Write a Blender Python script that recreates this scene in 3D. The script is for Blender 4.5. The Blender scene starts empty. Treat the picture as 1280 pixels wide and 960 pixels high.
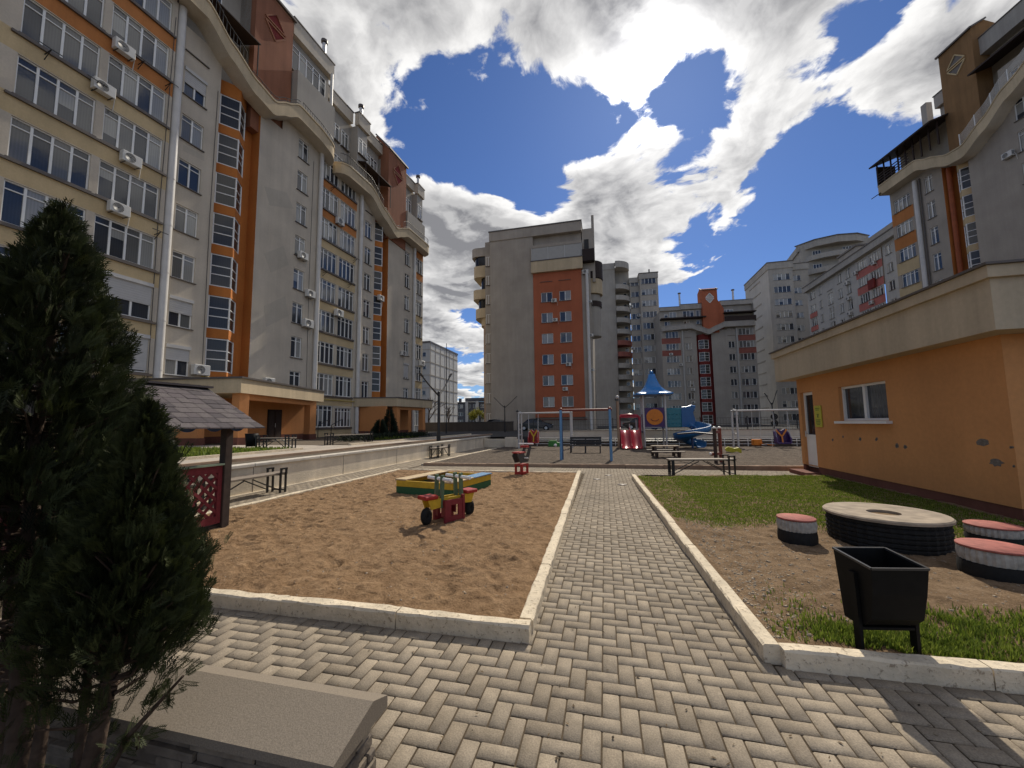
# playground courtyard between apartment blocks, looking towards the sun
SUN_E, EXPO = 3.0, 0.52
CL_HI, CL_LO = 7.4, 1.9
SKY_TINT = (.31, .41, .6)
import bpy, math, random
import numpy as np
from mathutils import Vector, Matrix
random.seed(7)
RNG = np.random.default_rng(11)
SC = bpy.context.scene
COL = SC.collection
R = math.radians

# ------------------------------------------------------------------ materials
def new_mat(name):
    m = bpy.data.materials.new(name); m.use_nodes = True
    return m, m.node_tree, m.node_tree.nodes['Principled BSDF']

def plain(name, col, rough=0.6, metal=0.0, spec=0.5, var=0.0, scale=8.0, bump=0.0):
    m, t, b = new_mat(name)
    b.inputs['Roughness'].default_value = rough
    b.inputs['Metallic'].default_value = metal
    b.inputs['Specular IOR Level'].default_value = spec
    b.inputs['Base Color'].default_value = (*col, 1)
    if var or bump:
        tc = t.nodes.new('ShaderNodeTexCoord')
        n = t.nodes.new('ShaderNodeTexNoise'); n.inputs['Scale'].default_value = scale
        n.inputs['Detail'].default_value = 6
        t.links.new(tc.outputs['Object'], n.inputs['Vector'])
        if var:
            r = t.nodes.new('ShaderNodeMapRange')
            r.inputs[1].default_value = .25; r.inputs[2].default_value = .75
            r.inputs[3].default_value = 1 - var; r.inputs[4].default_value = 1 + var
            t.links.new(n.outputs['Fac'], r.inputs[0])
            mx = t.nodes.new('ShaderNodeVectorMath'); mx.operation = 'SCALE'
            mx.inputs[0].default_value = col
            t.links.new(r.outputs[0], mx.inputs['Scale'])
            t.links.new(mx.outputs[0], b.inputs['Base Color'])
        if bump:
            bp = t.nodes.new('ShaderNodeBump'); bp.inputs['Strength'].default_value = bump
            bp.inputs['Distance'].default_value = .02
            t.links.new(n.outputs['Fac'], bp.inputs['Height'])
            t.links.new(bp.outputs[0], b.inputs['Normal'])
    return m

def plaster(name, col, var=.12, streak=.1, scale=.45, rough=.9, bump=.12):
    """rendered wall: broad blotches, vertical run-off stains, fine grain"""
    m, t, b = new_mat(name)
    L = t.links.new
    b.inputs['Roughness'].default_value = rough
    b.inputs['Specular IOR Level'].default_value = .25
    tc = t.nodes.new('ShaderNodeTexCoord')
    def noise(sc, det, mp=None, ro=.55):
        n = t.nodes.new('ShaderNodeTexNoise'); n.inputs['Scale'].default_value = sc
        n.inputs['Detail'].default_value = det; n.inputs['Roughness'].default_value = ro
        if mp:
            mm = t.nodes.new('ShaderNodeMapping'); mm.inputs['Scale'].default_value = mp
            L(tc.outputs['Object'], mm.inputs[0]); L(mm.outputs[0], n.inputs['Vector'])
        else: L(tc.outputs['Object'], n.inputs['Vector'])
        return n
    def mr(src, lo, hi, a=.3, c=.7):
        r = t.nodes.new('ShaderNodeMapRange')
        for i, v in ((1, a), (2, c), (3, lo), (4, hi)): r.inputs[i].default_value = v
        L(src, r.inputs[0]); return r.outputs[0]
    def mul(a, c):
        x = t.nodes.new('ShaderNodeMath'); x.operation = 'MULTIPLY'; L(a, x.inputs[0]); L(c, x.inputs[1]); return x.outputs[0]
    big = mr(noise(scale, 5).outputs['Fac'], 1 - var, 1 + var)
    st = mr(noise(1.0, 6, (2.2, 2.2, .16), .65).outputs['Fac'], 1 - streak, 1.0, .35, .6)
    fine = mr(noise(14, 4).outputs['Fac'], .95, 1.05)
    f = mul(mul(big, st), fine)
    s = t.nodes.new('ShaderNodeVectorMath'); s.operation = 'SCALE'; s.inputs[0].default_value = col
    L(f, s.inputs['Scale']); L(s.outputs[0], b.inputs['Base Color'])
    if bump:
        bp = t.nodes.new('ShaderNodeBump'); bp.inputs['Strength'].default_value = bump; bp.inputs['Distance'].default_value = .02
        L(noise(30, 4).outputs['Fac'], bp.inputs['Height']); L(bp.outputs[0], b.inputs['Normal'])
    return m

def earth(name, stops, scale=3, fine=60, bump=.6, dist=.02, rough=1.0):
    m, t, b = new_mat(name)
    L = t.links.new
    b.inputs['Roughness'].default_value = rough; b.inputs['Specular IOR Level'].default_value = .1
    tc = t.nodes.new('ShaderNodeTexCoord')
    n1 = t.nodes.new('ShaderNodeTexNoise'); n1.inputs['Scale'].default_value = scale; n1.inputs['Detail'].default_value = 8; n1.inputs['Roughness'].default_value = .62
    n2 = t.nodes.new('ShaderNodeTexNoise'); n2.inputs['Scale'].default_value = fine; n2.inputs['Detail'].default_value = 5; n2.inputs['Roughness'].default_value = .7
    for n in (n1, n2): L(tc.outputs['Object'], n.inputs['Vector'])
    mx = t.nodes.new('ShaderNodeMix'); mx.data_type = 'FLOAT'; mx.inputs[0].default_value = .45
    L(n1.outputs['Fac'], mx.inputs[2]); L(n2.outputs['Fac'], mx.inputs[3])
    cr = t.nodes.new('ShaderNodeValToRGB')
    e = cr.color_ramp.elements
    while len(e) < len(stops): e.new(.5)
    for el, (p, c) in zip(e, stops): el.position = p; el.color = (*c, 1)
    L(mx.outputs[0], cr.inputs[0]); L(cr.outputs[0], b.inputs['Base Color'])
    bp = t.nodes.new('ShaderNodeBump'); bp.inputs['Strength'].default_value = bump; bp.inputs['Distance'].default_value = dist
    L(mx.outputs[0], bp.inputs['Height']); L(bp.outputs[0], b.inputs['Normal'])
    return m

def glassy(name, col, rough=.06, ior=1.62):
    m, t, b = new_mat(name)
    L = t.links.new
    b.inputs['Roughness'].default_value = rough
    b.inputs['IOR'].default_value = ior
    tc = t.nodes.new('ShaderNodeTexCoord')
    n = t.nodes.new('ShaderNodeTexNoise'); n.inputs['Scale'].default_value = 1.3; n.inputs['Detail'].default_value = 3
    L(tc.outputs['Object'], n.inputs['Vector'])
    bp = t.nodes.new('ShaderNodeBump'); bp.inputs['Strength'].default_value = .05; bp.inputs['Distance'].default_value = .05
    L(n.outputs['Fac'], bp.inputs['Height']); L(bp.outputs[0], b.inputs['Normal'])
    # folds of curtain behind the pane
    w = t.nodes.new('ShaderNodeTexWave'); w.inputs['Scale'].default_value = 3.2; w.inputs['Distortion'].default_value = 2.5
    mp = t.nodes.new('ShaderNodeMapping'); mp.inputs['Scale'].default_value = (1, 1, .05)
    L(tc.outputs['Object'], mp.inputs[0]); L(mp.outputs[0], w.inputs['Vector'])
    r = t.nodes.new('ShaderNodeMapRange'); r.inputs[3].default_value = .9; r.inputs[4].default_value = 1.06
    L(w.outputs['Fac'], r.inputs[0])
    s = t.nodes.new('ShaderNodeVectorMath'); s.operation = 'SCALE'; s.inputs[0].default_value = col
    L(r.outputs[0], s.inputs['Scale']); L(s.outputs[0], b.inputs['Base Color'])
    return m

M = {}
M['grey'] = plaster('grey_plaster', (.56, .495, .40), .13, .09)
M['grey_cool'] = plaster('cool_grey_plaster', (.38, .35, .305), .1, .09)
M['pale'] = plaster('pale_plaster', (.50, .48, .44), .08, .09)
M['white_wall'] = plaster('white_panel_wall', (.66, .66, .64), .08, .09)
M['cream'] = plaster('cream_plaster', (.58, .45, .26), .12, .09)
M['beige'] = plaster('beige_cornice', (.56, .45, .295), .12, .15)
M['orange'] = plaster('orange_plaster', (.52, .185, .045), .1, .09)
M['gable_grey'] = plaster('shaded_grey_plaster', (.385, .34, .285), .12, .09)  # grey plaster darkened in its colour to carry the shade on these blocks
M['orange_band'] = plaster('orange_spandrel', (.50, .20, .065), .12, .12)
M['peach'] = plaster('peach_plaster', (.62, .27, .10), .08, .09)
M['brick_red'] = plaster('brick_red_plaster', (.42, .13, .065), .1, .09)
M['terracotta'] = plaster('terracotta_plaster', (.30, .13, .075), .12, .2)
M['tan'] = plaster('tan_plaster', (.27, .155, .07), .12, .2)
M['pink'] = plaster('pink_balcony', (.50, .17, .14), .1, .15)
M['dark_red'] = plaster('dark_red_strip', (.20, .035, .03), .1, .1)
M['plinth'] = plaster('red_brown_plinth', (.17, .07, .05), .2, .2)
M['kiosk_orange'] = plaster('kiosk_orange_plaster', (.60, .285, .11), .1, .06, .6)
M['fascia'] = plaster('kiosk_fascia_plaster', (.50, .42, .30), .08, .16, .6)
M['pipe'] = plain('downpipe_paint', (.62, .60, .56), .45, 0, .5, .1, 2)
M['pvc'] = plain('white_window_plastic', (.80, .80, .77), .35, 0, .5, .06, 3)
M['shutter'] = plain('roller_shutter', (.52, .51, .49), .5, 0, .4, .06, 3)
M['sill'] = plain('dark_sill_metal', (.12, .10, .085), .5, .2)
M['glass'] = glassy('window_glass', (.035, .04, .05))
M['glass_curtain'] = glassy('curtained_glass', (.13, .13, .125))
M['glass_pale'] = glassy('pale_blind_glass', (.30, .30, .28))
M['glass_stair'] = glassy('stair_glass', (.05, .05, .047), .1, 1.5)
M['glass_dark'] = glassy('dark_glass', (.012, .013, .016), .12, 1.38)
def chipped(name, col, dark):
    m = plaster(name, col, .14, .1, 4.0, .95, .5); t = m.node_tree; L = t.links.new; b = t.nodes['Principled BSDF']
    src = b.inputs['Base Color'].links[0].from_socket
    tc = t.nodes.new('ShaderNodeTexCoord'); n = t.nodes.new('ShaderNodeTexNoise'); n.inputs['Scale'].default_value = 30; n.inputs['Detail'].default_value = 8; n.inputs['Roughness'].default_value = .7
    L(tc.outputs['Object'], n.inputs['Vector']); r = t.nodes.new('ShaderNodeMapRange'); r.inputs[1].default_value = .56; r.inputs[2].default_value = .62; L(n.outputs['Fac'], r.inputs[0])
    x = t.nodes.new('ShaderNodeMix'); x.data_type = 'RGBA'; L(r.outputs[0], x.inputs[0]); L(src, x.inputs[6]); x.inputs[7].default_value = (*dark, 1); L(x.outputs[2], b.inputs['Base Color'])
    return m
M['black_metal'] = plain('black_painted_metal', (.012, .012, .013), .42, .0, .5, .25, 20)
M['bin_black'] = plain('bin_black_paint', (.006, .006, .006), .62, 0, .14, .3, 20)
M['dark_awning'] = plain('dark_brown_awning', (.035, .022, .018), .7, 0, .3, .2, 5)
M['roof_dark'] = plain('roof_edge_metal', (.11, .095, .085), .5, .3)
M['ac'] = plain('ac_white', (.62, .61, .57), .45, 0, .5, .08, 5)
M['ac_dark'] = plain('ac_grille', (.05, .05, .05), .5)
M['concrete'] = plaster('wall_concrete', (.70, .61, .47), .14, .12, 1.3, .95, .4)
M['coping'] = plain('coping_concrete', (.55, .51, .44), .9, 0, .3, .15, 6, .2)
M['steel'] = plain('galvanised_steel', (.55, .55, .54), .4, .5, .5, .1, 10)
M['wood_dark'] = plain('dark_stained_wood', (.045, .03, .024), .65, 0, .4, .3, 12, .2)
M['bench_wood'] = plain('weathered_bench_wood', (.22, .18, .14), .7, 0, .4, .2, 10, .2)
M['asphalt'] = earth('asphalt', [(.3, (.045, .045, .046)), (.7, (.075, .072, .07))], 2, 90, .3)
# ------------------------------------------------------------------ mesh builder
class MB:
    """collects shapes, then links them as ONE mesh object"""
    def __init__(s): s.v = []; s.f = []; s.m = []; s.sm = []
    def add(s, vs, fs, mat, smooth=False):
        o = len(s.v); s.v += [tuple(p) for p in vs]
        for f in fs: s.f.append([o + i for i in f]); s.m.append(mat); s.sm.append(smooth)
        return s
    def quad(s, a, b, c, d, mat): return s.add([a, b, c, d], [(0, 1, 2, 3)], mat)
    def box(s, x0, x1, y0, y1, z0, z1, mat):
        v = [(x0, y0, z0), (x1, y0, z0), (x1, y1, z0), (x0, y1, z0), (x0, y0, z1), (x1, y0, z1), (x1, y1, z1), (x0, y1, z1)]
        return s.add(v, [(0, 3, 2, 1), (4, 5, 6, 7), (0, 1, 5, 4), (1, 2, 6, 5), (2, 3, 7, 6), (3, 0, 4, 7)], mat)
    def bbox(s, x0, x1, y0, y1, z0, z1, mat, b=.01):
        """box with chamfered edges"""
        X = [x0, x0 + b, x1 - b, x1]; Y = [y0, y0 + b, y1 - b, y1]; Z = [z0, z0 + b, z1 - b, z1]
        P = {}; vs = []
        def idx(a, c, d):
            k = (a, c, d)
            if k not in P: P[k] = len(vs); vs.append((X[a], Y[c], Z[d]))
            return P[k]
        fs = []
        def q(*ks): fs.append([idx(*k) for k in ks])
        q((1,0,1),(2,0,1),(2,0,2),(1,0,2)); q((2,3,1),(1,3,1),(1,3,2),(2,3,2))
        q((0,2,1),(0,1,1),(0,1,2),(0,2,2)); q((3,1,1),(3,2,1),(3,2,2),(3,1,2))
        q((1,1,3),(2,1,3),(2,2,3),(1,2,3)); q((1,2,0),(2,2,0),(2,1,0),(1,1,0))
        q((1,0,2),(2,0,2),(2,1,3),(1,1,3)); q((2,3,2),(1,3,2),(1,2,3),(2,2,3)); q((0,2,2),(0,1,2),(1,1,3),(1,2,3)); q((3,1,2),(3,2,2),(2,2,3),(2,1,3))
        q((2,0,1),(1,0,1),(1,1,0),(2,1,0)); q((1,3,1),(2,3,1),(2,2,0),(1,2,0)); q((0,1,1),(0,2,1),(1,2,0),(1,1,0)); q((3,2,1),(3,1,1),(2,1,0),(2,2,0))
        q((0,1,1),(1,0,1),(1,0,2),(0,1,2)); q((2,0,1),(3,1,1),(3,1,2),(2,0,2)); q((3,2,1),(2,3,1),(2,3,2),(3,2,2)); q((1,3,1),(0,2,1),(0,2,2),(1,3,2))
        for (a, c) in ((1, 1), (2, 1), (2, 2), (1, 2)):
            ex = 0 if a == 1 else 3; ey = 0 if c == 1 else 3
            q((ex, c, 2), (a, ey, 2), (a, c, 3)); q((a, ey, 1), (ex, c, 1), (a, c, 0))
        return s.add(vs, fs, mat)
    def beam(s, a, b, w, h, mat, up=(0, 0, 1)):
        """rectangular bar from a to b (w across, h along up)"""
        a = Vector(a); b = Vector(b); d = (b - a).normalized(); u = Vector(up)
        if abs(d.dot(u)) > .98: u = Vector((1, 0, 0))
        r = d.cross(u).normalized(); u = r.cross(d).normalized()
        vs = [p + r * i * w / 2 + u * j * h / 2 for p in (a, b) for i, j in ((-1, -1), (1, -1), (1, 1), (-1, 1))]
        return s.add(vs, [(0, 1, 2, 3), (7, 6, 5, 4), (0, 4, 5, 1), (1, 5, 6, 2), (2, 6, 7, 3), (3, 7, 4, 0)], mat)
    def tube(s, pts, r, mat, n=8, cap=True):
        pts = [Vector(p) for p in pts]; rs = r if isinstance(r, (list, tuple)) else [r] * len(pts)
        vs = []; fs = []; ref = None
        for i, p in enumerate(pts):
            d = (pts[min(i + 1, len(pts) - 1)] - pts[max(i - 1, 0)]).normalized()
            if ref is None:
                ref = Vector((0, 0, 1)) if abs(d.z) < .9 else Vector((1, 0, 0))
            a = (ref - d * ref.dot(d)).normalized(); ref = a; b = d.cross(a)
            for k in range(n):
                t = 2 * math.pi * k / n; vs.append(p + (a * math.cos(t) + b * math.sin(t)) * rs[i])
        for i in range(len(pts) - 1):
            for k in range(n):
                k2 = (k + 1) % n; fs.append((i * n + k, i * n + k2, (i + 1) * n + k2, (i + 1) * n + k))
        s.add(vs, fs, mat, True)
        if cap:
            s.add(vs[:n], [tuple(range(n - 1, -1, -1))], mat); s.add(vs[-n:], [tuple(range(n))], mat)
        return s
    def lathe(s, prof, cx, cy, mat, n=24, a0=0, a1=2 * math.pi, smooth=True):
        full = abs(a1 - a0 - 2 * math.pi) < 1e-6; m = n if full else n + 1
        vs = [(cx + r * math.cos(a0 + (a1 - a0) * k / n), cy + r * math.sin(a0 + (a1 - a0) * k / n), z) for r, z in prof for k in range(m)]
        fs = []
        for i in range(len(prof) - 1):
            for k in range(n):
                k2 = (k + 1) % m; fs.append((i * m + k, i * m + k2, (i + 1) * m + k2, (i + 1) * m + k))
        return s.add(vs, fs, mat, smooth)
    def prism(s, poly, axis, a, b, mat):
        """polygon extruded along an axis ('x','y','z') from a to b"""
        def P(p, t):
            return {'x': (t, p[0], p[1]), 'y': (p[0], t, p[1]), 'z': (p[0], p[1], t)}[axis]
        n = len(poly); vs = [P(p, a) for p in poly] + [P(p, b) for p in poly]
        fs = [tuple(range(n - 1, -1, -1)), tuple(range(n, 2 * n))] + [(i, (i + 1) % n, n + (i + 1) % n, n + i) for i in range(n)]
        return s.add(vs, fs, mat)
    def sphere(s, c, r, mat, n=12, m=8, sc=(1, 1, 1)):
        vs = []; fs = []
        for i in range(m + 1):
            t = math.pi * i / m
            for k in range(n):
                p = 2 * math.pi * k / n
                vs.append((c[0] + r * sc[0] * math.sin(t) * math.cos(p), c[1] + r * sc[1] * math.sin(t) * math.sin(p), c[2] + r * sc[2] * math.cos(t)))
        for i in range(m):
            for k in range(n): fs.append((i * n + k, (i + 1) * n + k, (i + 1) * n + (k + 1) % n, i * n + (k + 1) % n))
        return s.add(vs, fs, mat, True)
    def mesh(s, name):
        me = bpy.data.meshes.new(name); me.from_pydata(s.v, [], s.f)
        names = []
        for k in s.m:
            if k not in names: names.append(k)
        for k in names: me.materials.append(M[k])
        me.polygons.foreach_set('material_index', [names.index(k) for k in s.m])
        me.polygons.foreach_set('use_smooth', s.sm)
        me.update(); return me
    def build(s, name, parent=None, loc=(0, 0, 0), rz=0.0):
        o = bpy.data.objects.new(name, s.mesh(name)); COL.objects.link(o)
        o.location = loc; o.rotation_euler = (0, 0, rz)
        if parent: o.parent = parent
        return o

def tag(o, label=None, cat=None, group=None, kind=None):
    if label: o['label'] = label
    if cat: o['category'] = cat
    if group: o['group'] = group
    if kind: o['kind'] = kind
    return o
def thing(name, loc, label, cat, group=None, rz=0.0):
    o = bpy.data.objects.new(name, None); COL.objects.link(o); o.empty_display_size = .2
    o.location = loc; o.rotation_euler = (0, 0, rz)
    return tag(o, label, cat, group)
def link_mesh(name, me, parent, loc=(0, 0, 0), rz=0.0, sc=(1, 1, 1)):
    o = bpy.data.objects.new(name, me); COL.objects.link(o); o.parent = parent
    o.location = loc; o.rotation_euler = (0, 0, rz); o.scale = sc; return o
def copy_tree(o, parent=None):
    c = o.copy(); COL.objects.link(c)
    if parent: c.parent = parent
    for ch in list(o.children): copy_tree(ch, c)
    return c
def surface(name, mb, label=None, kind='structure'):
    o = mb.build(name); return tag(o, label, None, None, kind)

# ------------------------------------------------------------------ windows
WCACHE = {}
def window_meshes(w, h, n, tr, variant, ft=.055, mix=(.5, .32, .18)):
    """frame + panes; x 0..w to the right, y inward, z 0..h"""
    key = (round(w, 2), round(h, 2), n, tr, variant, ft, mix)
    if key in WCACHE: return WCACHE[key]
    rg = random.Random(hash(key) & 0xffff)
    fr = MB(); y0, y1 = .07, .13
    fr.box(0, w, y0, y1, 0, ft, 'pvc'); fr.box(0, w, y0, y1, h - ft, h, 'pvc')
    fr.box(0, ft, y0 + .001, y1, ft, h - ft, 'pvc'); fr.box(w - ft, w, y0 + .001, y1, ft, h - ft, 'pvc')
    xs = [w * i / n for i in range(n + 1)]
    for x in xs[1:-1]: fr.box(x - ft * .75, x + ft * .75, y0 - .003, y1, ft, h - ft, 'pvc')
    if tr: fr.box(ft, w - ft, y0 + .004, y1 - .002, h * tr - ft * .4, h * tr + ft * .4, 'pvc')
    fr.box(-.07, w + .07, -.09, .12, -.055, -.008, 'sill')
    pn = MB()
    zs = [0, h * tr, h] if tr else [0, h]
    for i in range(n):
        k = rg.random()
        mt = 'glass' if k < mix[0] else ('glass_curtain' if k < mix[0] + mix[1] else 'glass_pale')
        for j in range(len(zs) - 1):
            x0, x1, z0, z1 = xs[i], xs[i + 1], zs[j], zs[j + 1]
            if rg.random() < .18 and z1 - z0 > .6:
                zm = z0 + (z1 - z0) * rg.choice((.35, .5, .7)); pn.quad((x0, .115, zm), (x1, .115, zm), (x1, .115, z1), (x0, .115, z1), 'glass_pale'); z1 = zm
            pn.quad((x0, .115, z0), (x1, .115, z0), (x1, .115, z1), (x0, .115, z1), mt)
    WCACHE[key] = (fr.mesh('window'), pn.mesh('pane'))
    return WCACHE[key]

class Building:
    """an Empty with a facade frame: x right along the facade, y inward, z up"""
    def __init__(s, name, loc, rz, label, cat='building', group=None):
        s.root = thing(name, loc, label, cat, group, rz); s.parts = {}; s.holes = []; s.rg = random.Random(sum(map(ord, label)))
    def mb(s, part): return s.parts.setdefault(part, MB())
    def win(s, u, z, w, h, n=2, tr=.78, y=0.0, name='window', ft=.055, mix=(.5, .32, .18), label=None, nv=7):
        f, p = window_meshes(w, h, n, tr, s.rg.randrange(nv), ft, mix)
        o = link_mesh(name, f, s.root, (u, y, z)); link_mesh('pane', p, o)
        if label: o['label'] = label
        s.holes.append((u, u + w, z, z + h, y)); return o
    def shuttered(s, u, z, w, h, n, y=0.0, drop=.5, name='window'):
        o = s.win(u, z, w, h, n, None, y, name)
        m = MB(); m.box(-.03, w + .03, -.06, .065, h - .02, h + .16, 'shutter')
        k = int(h * drop / .06)
        for i in range(k): m.box(.0, w, .02 + .012 * (i % 2), .06, h - .02 - (i + 1) * .06, h - .02 - i * .06, 'shutter')
        m.build('roller_shutter', o); return o
    def wall(s, part, u0, u1, z0, z1, y, mat, depth=.14, inner=None):
        """wall with real openings for the windows registered in this plane; mat may be a list of (z_top, material)"""
        hs = [h for h in s.holes if abs(h[4] - y) < 1e-4 and h[0] >= u0 - .01 and h[1] <= u1 + .01 and h[2] >= z0 and h[3] <= z1 + .01]
        bands = mat if isinstance(mat, list) else [(z1, mat)]
        zs = sorted({z0, z1, *[b[0] for b in bands if z0 < b[0] < z1], *[h[2] for h in hs], *[h[3] for h in hs]})
        m = s.mb(part)
        for a, b in zip(zs, zs[1:]):
            if b - a < 1e-5: continue
            zc = (a + b) / 2
            mt = next((bm for bz, bm in bands if zc < bz), bands[-1][1])
            row = sorted((h[0], h[1]) for h in hs if h[2] < zc < h[3])
            x = u0
            for h0, h1 in row + [(u1, u1)]:
                if h0 - x > 1e-5: m.quad((x, y, a), (h0, y, a), (h0, y, b), (x, y, b), mt)
                x = max(x, h1)
        for h in hs:
            a, b, c, d = h[:4]; zc = (c + d) / 2
            mt = inner or next((bm for bz, bm in bands if zc < bz), bands[-1][1])
            yy = y + depth
            m.quad((a, y, c), (a, yy, c), (a, yy, d), (a, y, d), mt); m.quad((b, yy, c), (b, y, c), (b, y, d), (b, yy, d), mt)
            m.quad((a, y, d), (a, yy, d), (b, yy, d), (b, y, d), mt); m.quad((a, yy, c), (a, y, c), (b, y, c), (b, yy, c), mt)
    def pipe(s, u, z0, z1, y=-.18, r=.17, mat='pipe', part='downpipe'):
        m = MB(); m.tube([(u, y, z0), (u, y, z1)], r, mat, 14)
        z = z0 + 1.3
        while z < z1:
            m.tube([(u, y, z), (u, y, z + .06)], r * 1.07, mat, 14, False); z += 2.6
        m.build(part, s.root)
    def ac(s, u, z, y=0.0, k=1.0, rz=0.0, arms=True):
        global AC_MESH
        k *= s.rg.uniform(.86, 1.04); o = link_mesh('air_conditioner', AC_BODY, s.root, (u, y, z), rz, (k, k, k)); link_mesh('fan_grille', AC_FAN, o)
    def antenna_rack(s, u, z, y):
        m = MB(); m.beam((u, y, z), (u, y - .5, z + .06), .03, .03, 'black_metal'); m.beam((u - .35, y - .45, z + .1), (u + .35, y - .45, z + .1), .03, .03, 'black_metal')
        m.beam((u, y, z - .25), (u, y - .45, z + .05), .025, .025, 'black_metal'); m.build('drying_rack', s.root)
    def finish(s):
        for k, m in s.parts.items(): m.build(k.split('#')[0], s.root)

_a = MB(); _a.bbox(-.42, .42, -.42, -.1, 0, .58, 'ac', .02)
_a.beam((-.3, 0, -.02), (-.3, -.42, -.02), .03, .03, 'ac_dark'); _a.beam((.3, 0, -.02), (.3, -.42, -.02), .03, .03, 'ac_dark')
_a.tube([(.44, -.2, .2), (.5, -.15, .1), (.5, -.05, -.5)], .02, 'ac', 6)
for i in range(5): _a.box(.423, .43, -.38 + .05 * i, -.36 + .05 * i, .1, .48, 'ac_dark')
AC_BODY = _a.mesh('air_conditioner')
_a = MB(); _a.lathe([(.0, 0), (.225, 0), (.225, .015)], 0, 0, 'ac_dark', 20)
for i in range(5):
    r = .05 + i * .045; _a.lathe([(r, .016), (r + .012, .016)], 0, 0, 'ac', 20)
_a.v = [(x - .1, -.422 - z, y + .29) for x, y, z in _a.v]
AC_FAN = _a.mesh('fan_grille')

def cornice(b, pts, h, p, part='cornice', y_in=.05, mat='beige', lip=True, soffit='grey', rnd0=True, rnd1=True, z_rail=None, step=.22):
    """wavy eaves slab following (u, z_top) points, rounded at its ends in plan"""
    us = [a for a, _ in pts]; zs = [c for _, c in pts]
    n = max(8, int((us[-1] - us[0]) / step)); S = []
    for i in range(n + 1):
        u = us[0] + (us[-1] - us[0]) * i / n
        # smooth interpolation
        for k in range(len(us) - 1):
            if u <= us[k + 1] + 1e-9:
                t = (u - us[k]) / (us[k + 1] - us[k]); t = t * t * (3 - 2 * t) * .5 + t * .5
                z = zs[k] + (zs[k + 1] - zs[k]) * t; break
        q = p
        if rnd0 and u - us[0] < p: q = p * math.sqrt(max(.03, 1 - (1 - (u - us[0]) / p) ** 2))
        if rnd1 and us[-1] - u < p: q = p * math.sqrt(max(.03, 1 - (1 - (us[-1] - u) / p) ** 2))
        S.append((u, z, q))
    m = b.mb(part)
    def ring(u, z, q): return [(u, -q, z - h), (u, -q, z - .12), (u, -q - .06, z - .12), (u, -q - .06, z), (u, y_in, z), (u, y_in, z - h)]
    vs = []; fs = []; fm = []
    for u, z, q in S: vs += ring(u, z, q)
    for i in range(len(S) - 1):
        for k in range(6):
            k2 = (k + 1) % 6; fs.append((i * 6 + k, (i + 1) * 6 + k, (i + 1) * 6 + k2, i * 6 + k2)); fm.append(soffit if k == 5 else mat)
    o = len(m.v); m.v += vs
    for f, mt in zip(fs, fm): m.f.append([o + i for i in f]); m.m.append(mt); m.sm.append(False)
    m.add(ring(*S[0]), [(0, 1, 2, 3, 4, 5)], mat); m.add(ring(*S[-1]), [(5, 4, 3, 2, 1, 0)], mat)
    return S
def railing(b, S, u0, u1, h=.85, mat='black_metal', part='railing', every=1):
    m = MB(); pts = [(u, -q + .08, z) for u, z, q in S if u0 <= u <= u1]
    if len(pts) < 2: return
    for hh in (h, .12): m.tube([(x, y, z + hh) for x, y, z in pts], .025, mat, 5)
    for (x, y, z) in pts[::every]: m.beam((x, y, z), (x, y, z + h), .022, .022, mat)
    m.build(part, b.root)
# ------------------------------------------------------------------ buildings
def stair_window(b, ua, um, ub, yb, yf, z, h, cache={}, rows=(.37, .63), dark='glass_stair'):
    """prow-shaped stairwell window: two glazed faces meeting in a fold"""
    key = (round(um - ua, 2), round(ub - ua, 2), yb, yf, h, rows)
    if key not in cache:
        P = [(0, yb), (um - ua, yf), (ub - ua, yb)]
        fr = MB(); pn = MB(); t = .045
        for (a, c) in ((P[0], P[1]), (P[1], P[2])):
            for zz in (t, h * rows[0], h * rows[1], h - t): fr.beam((a[0], a[1], zz), (c[0], c[1], zz), .06, .055, 'pvc')
            pn.quad((a[0], a[1], 0), (c[0], c[1], 0), (c[0], c[1], h), (a[0], a[1], h), dark)
        for p in P: fr.box(p[0] - .035, p[0] + .035, p[1] - .04, p[1] + .03, 0, h, 'pvc')
        cache[key] = (fr.mesh('stair_window'), pn.mesh('pane'))
    f, p = cache[key]
    o = link_mesh('stair_window', f, b.root, (ua, 0, z)); link_mesh('pane', p, o)

def stair_strip(b, u0, u1, z0, z1, wins, mat, band, yback=.75, yb=.45, yf=-.12, ins=(.3, .95, .3), dark='glass_stair'):
    """recessed coloured strip with the prow windows; wins = [(z, h)]"""
    m = b.mb('stair_bay#%.1f' % u0)
    m.quad((u0, yback, z0), (u1, yback, z0), (u1, yback, z1), (u0, yback, z1), mat)
    m.quad((u0, 0, z0), (u0, yback, z0), (u0, yback, z1), (u0, 0, z1), mat); m.quad((u1, yback, z0), (u1, 0, z0), (u1, 0, z1), (u1, yback, z1), mat)
    ua = u0 + ins[0]; um = ua + ins[1]; ub = um + ins[2] * (1) if ins[2] > 0 else u1
    zs = [z0] + [v for z, h in wins for v in (z, z + h)] + [z1]
    tri = [(ua - .06, yback), (ua - .06, yb - .03), (um, yf - .06), (ub + .06, yb - .03), (ub + .06, yback)]
    for a, c in zip(zs[0::2], zs[1::2]):
        if c - a > .02: m.prism(tri, 'z', a, c, band)
    m.quad((ua, yback, z0), (ua, yb, z0), (ua, yb, z1), (ua, yback, z1), mat); m.quad((ub, yb, z0), (ub, yback, z0), (ub, yback, z1), (ub, yb, z1), mat)
    for z, h in wins: stair_window(b, ua, um, ub, yb, yf, z, h, dark=dark)

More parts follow.
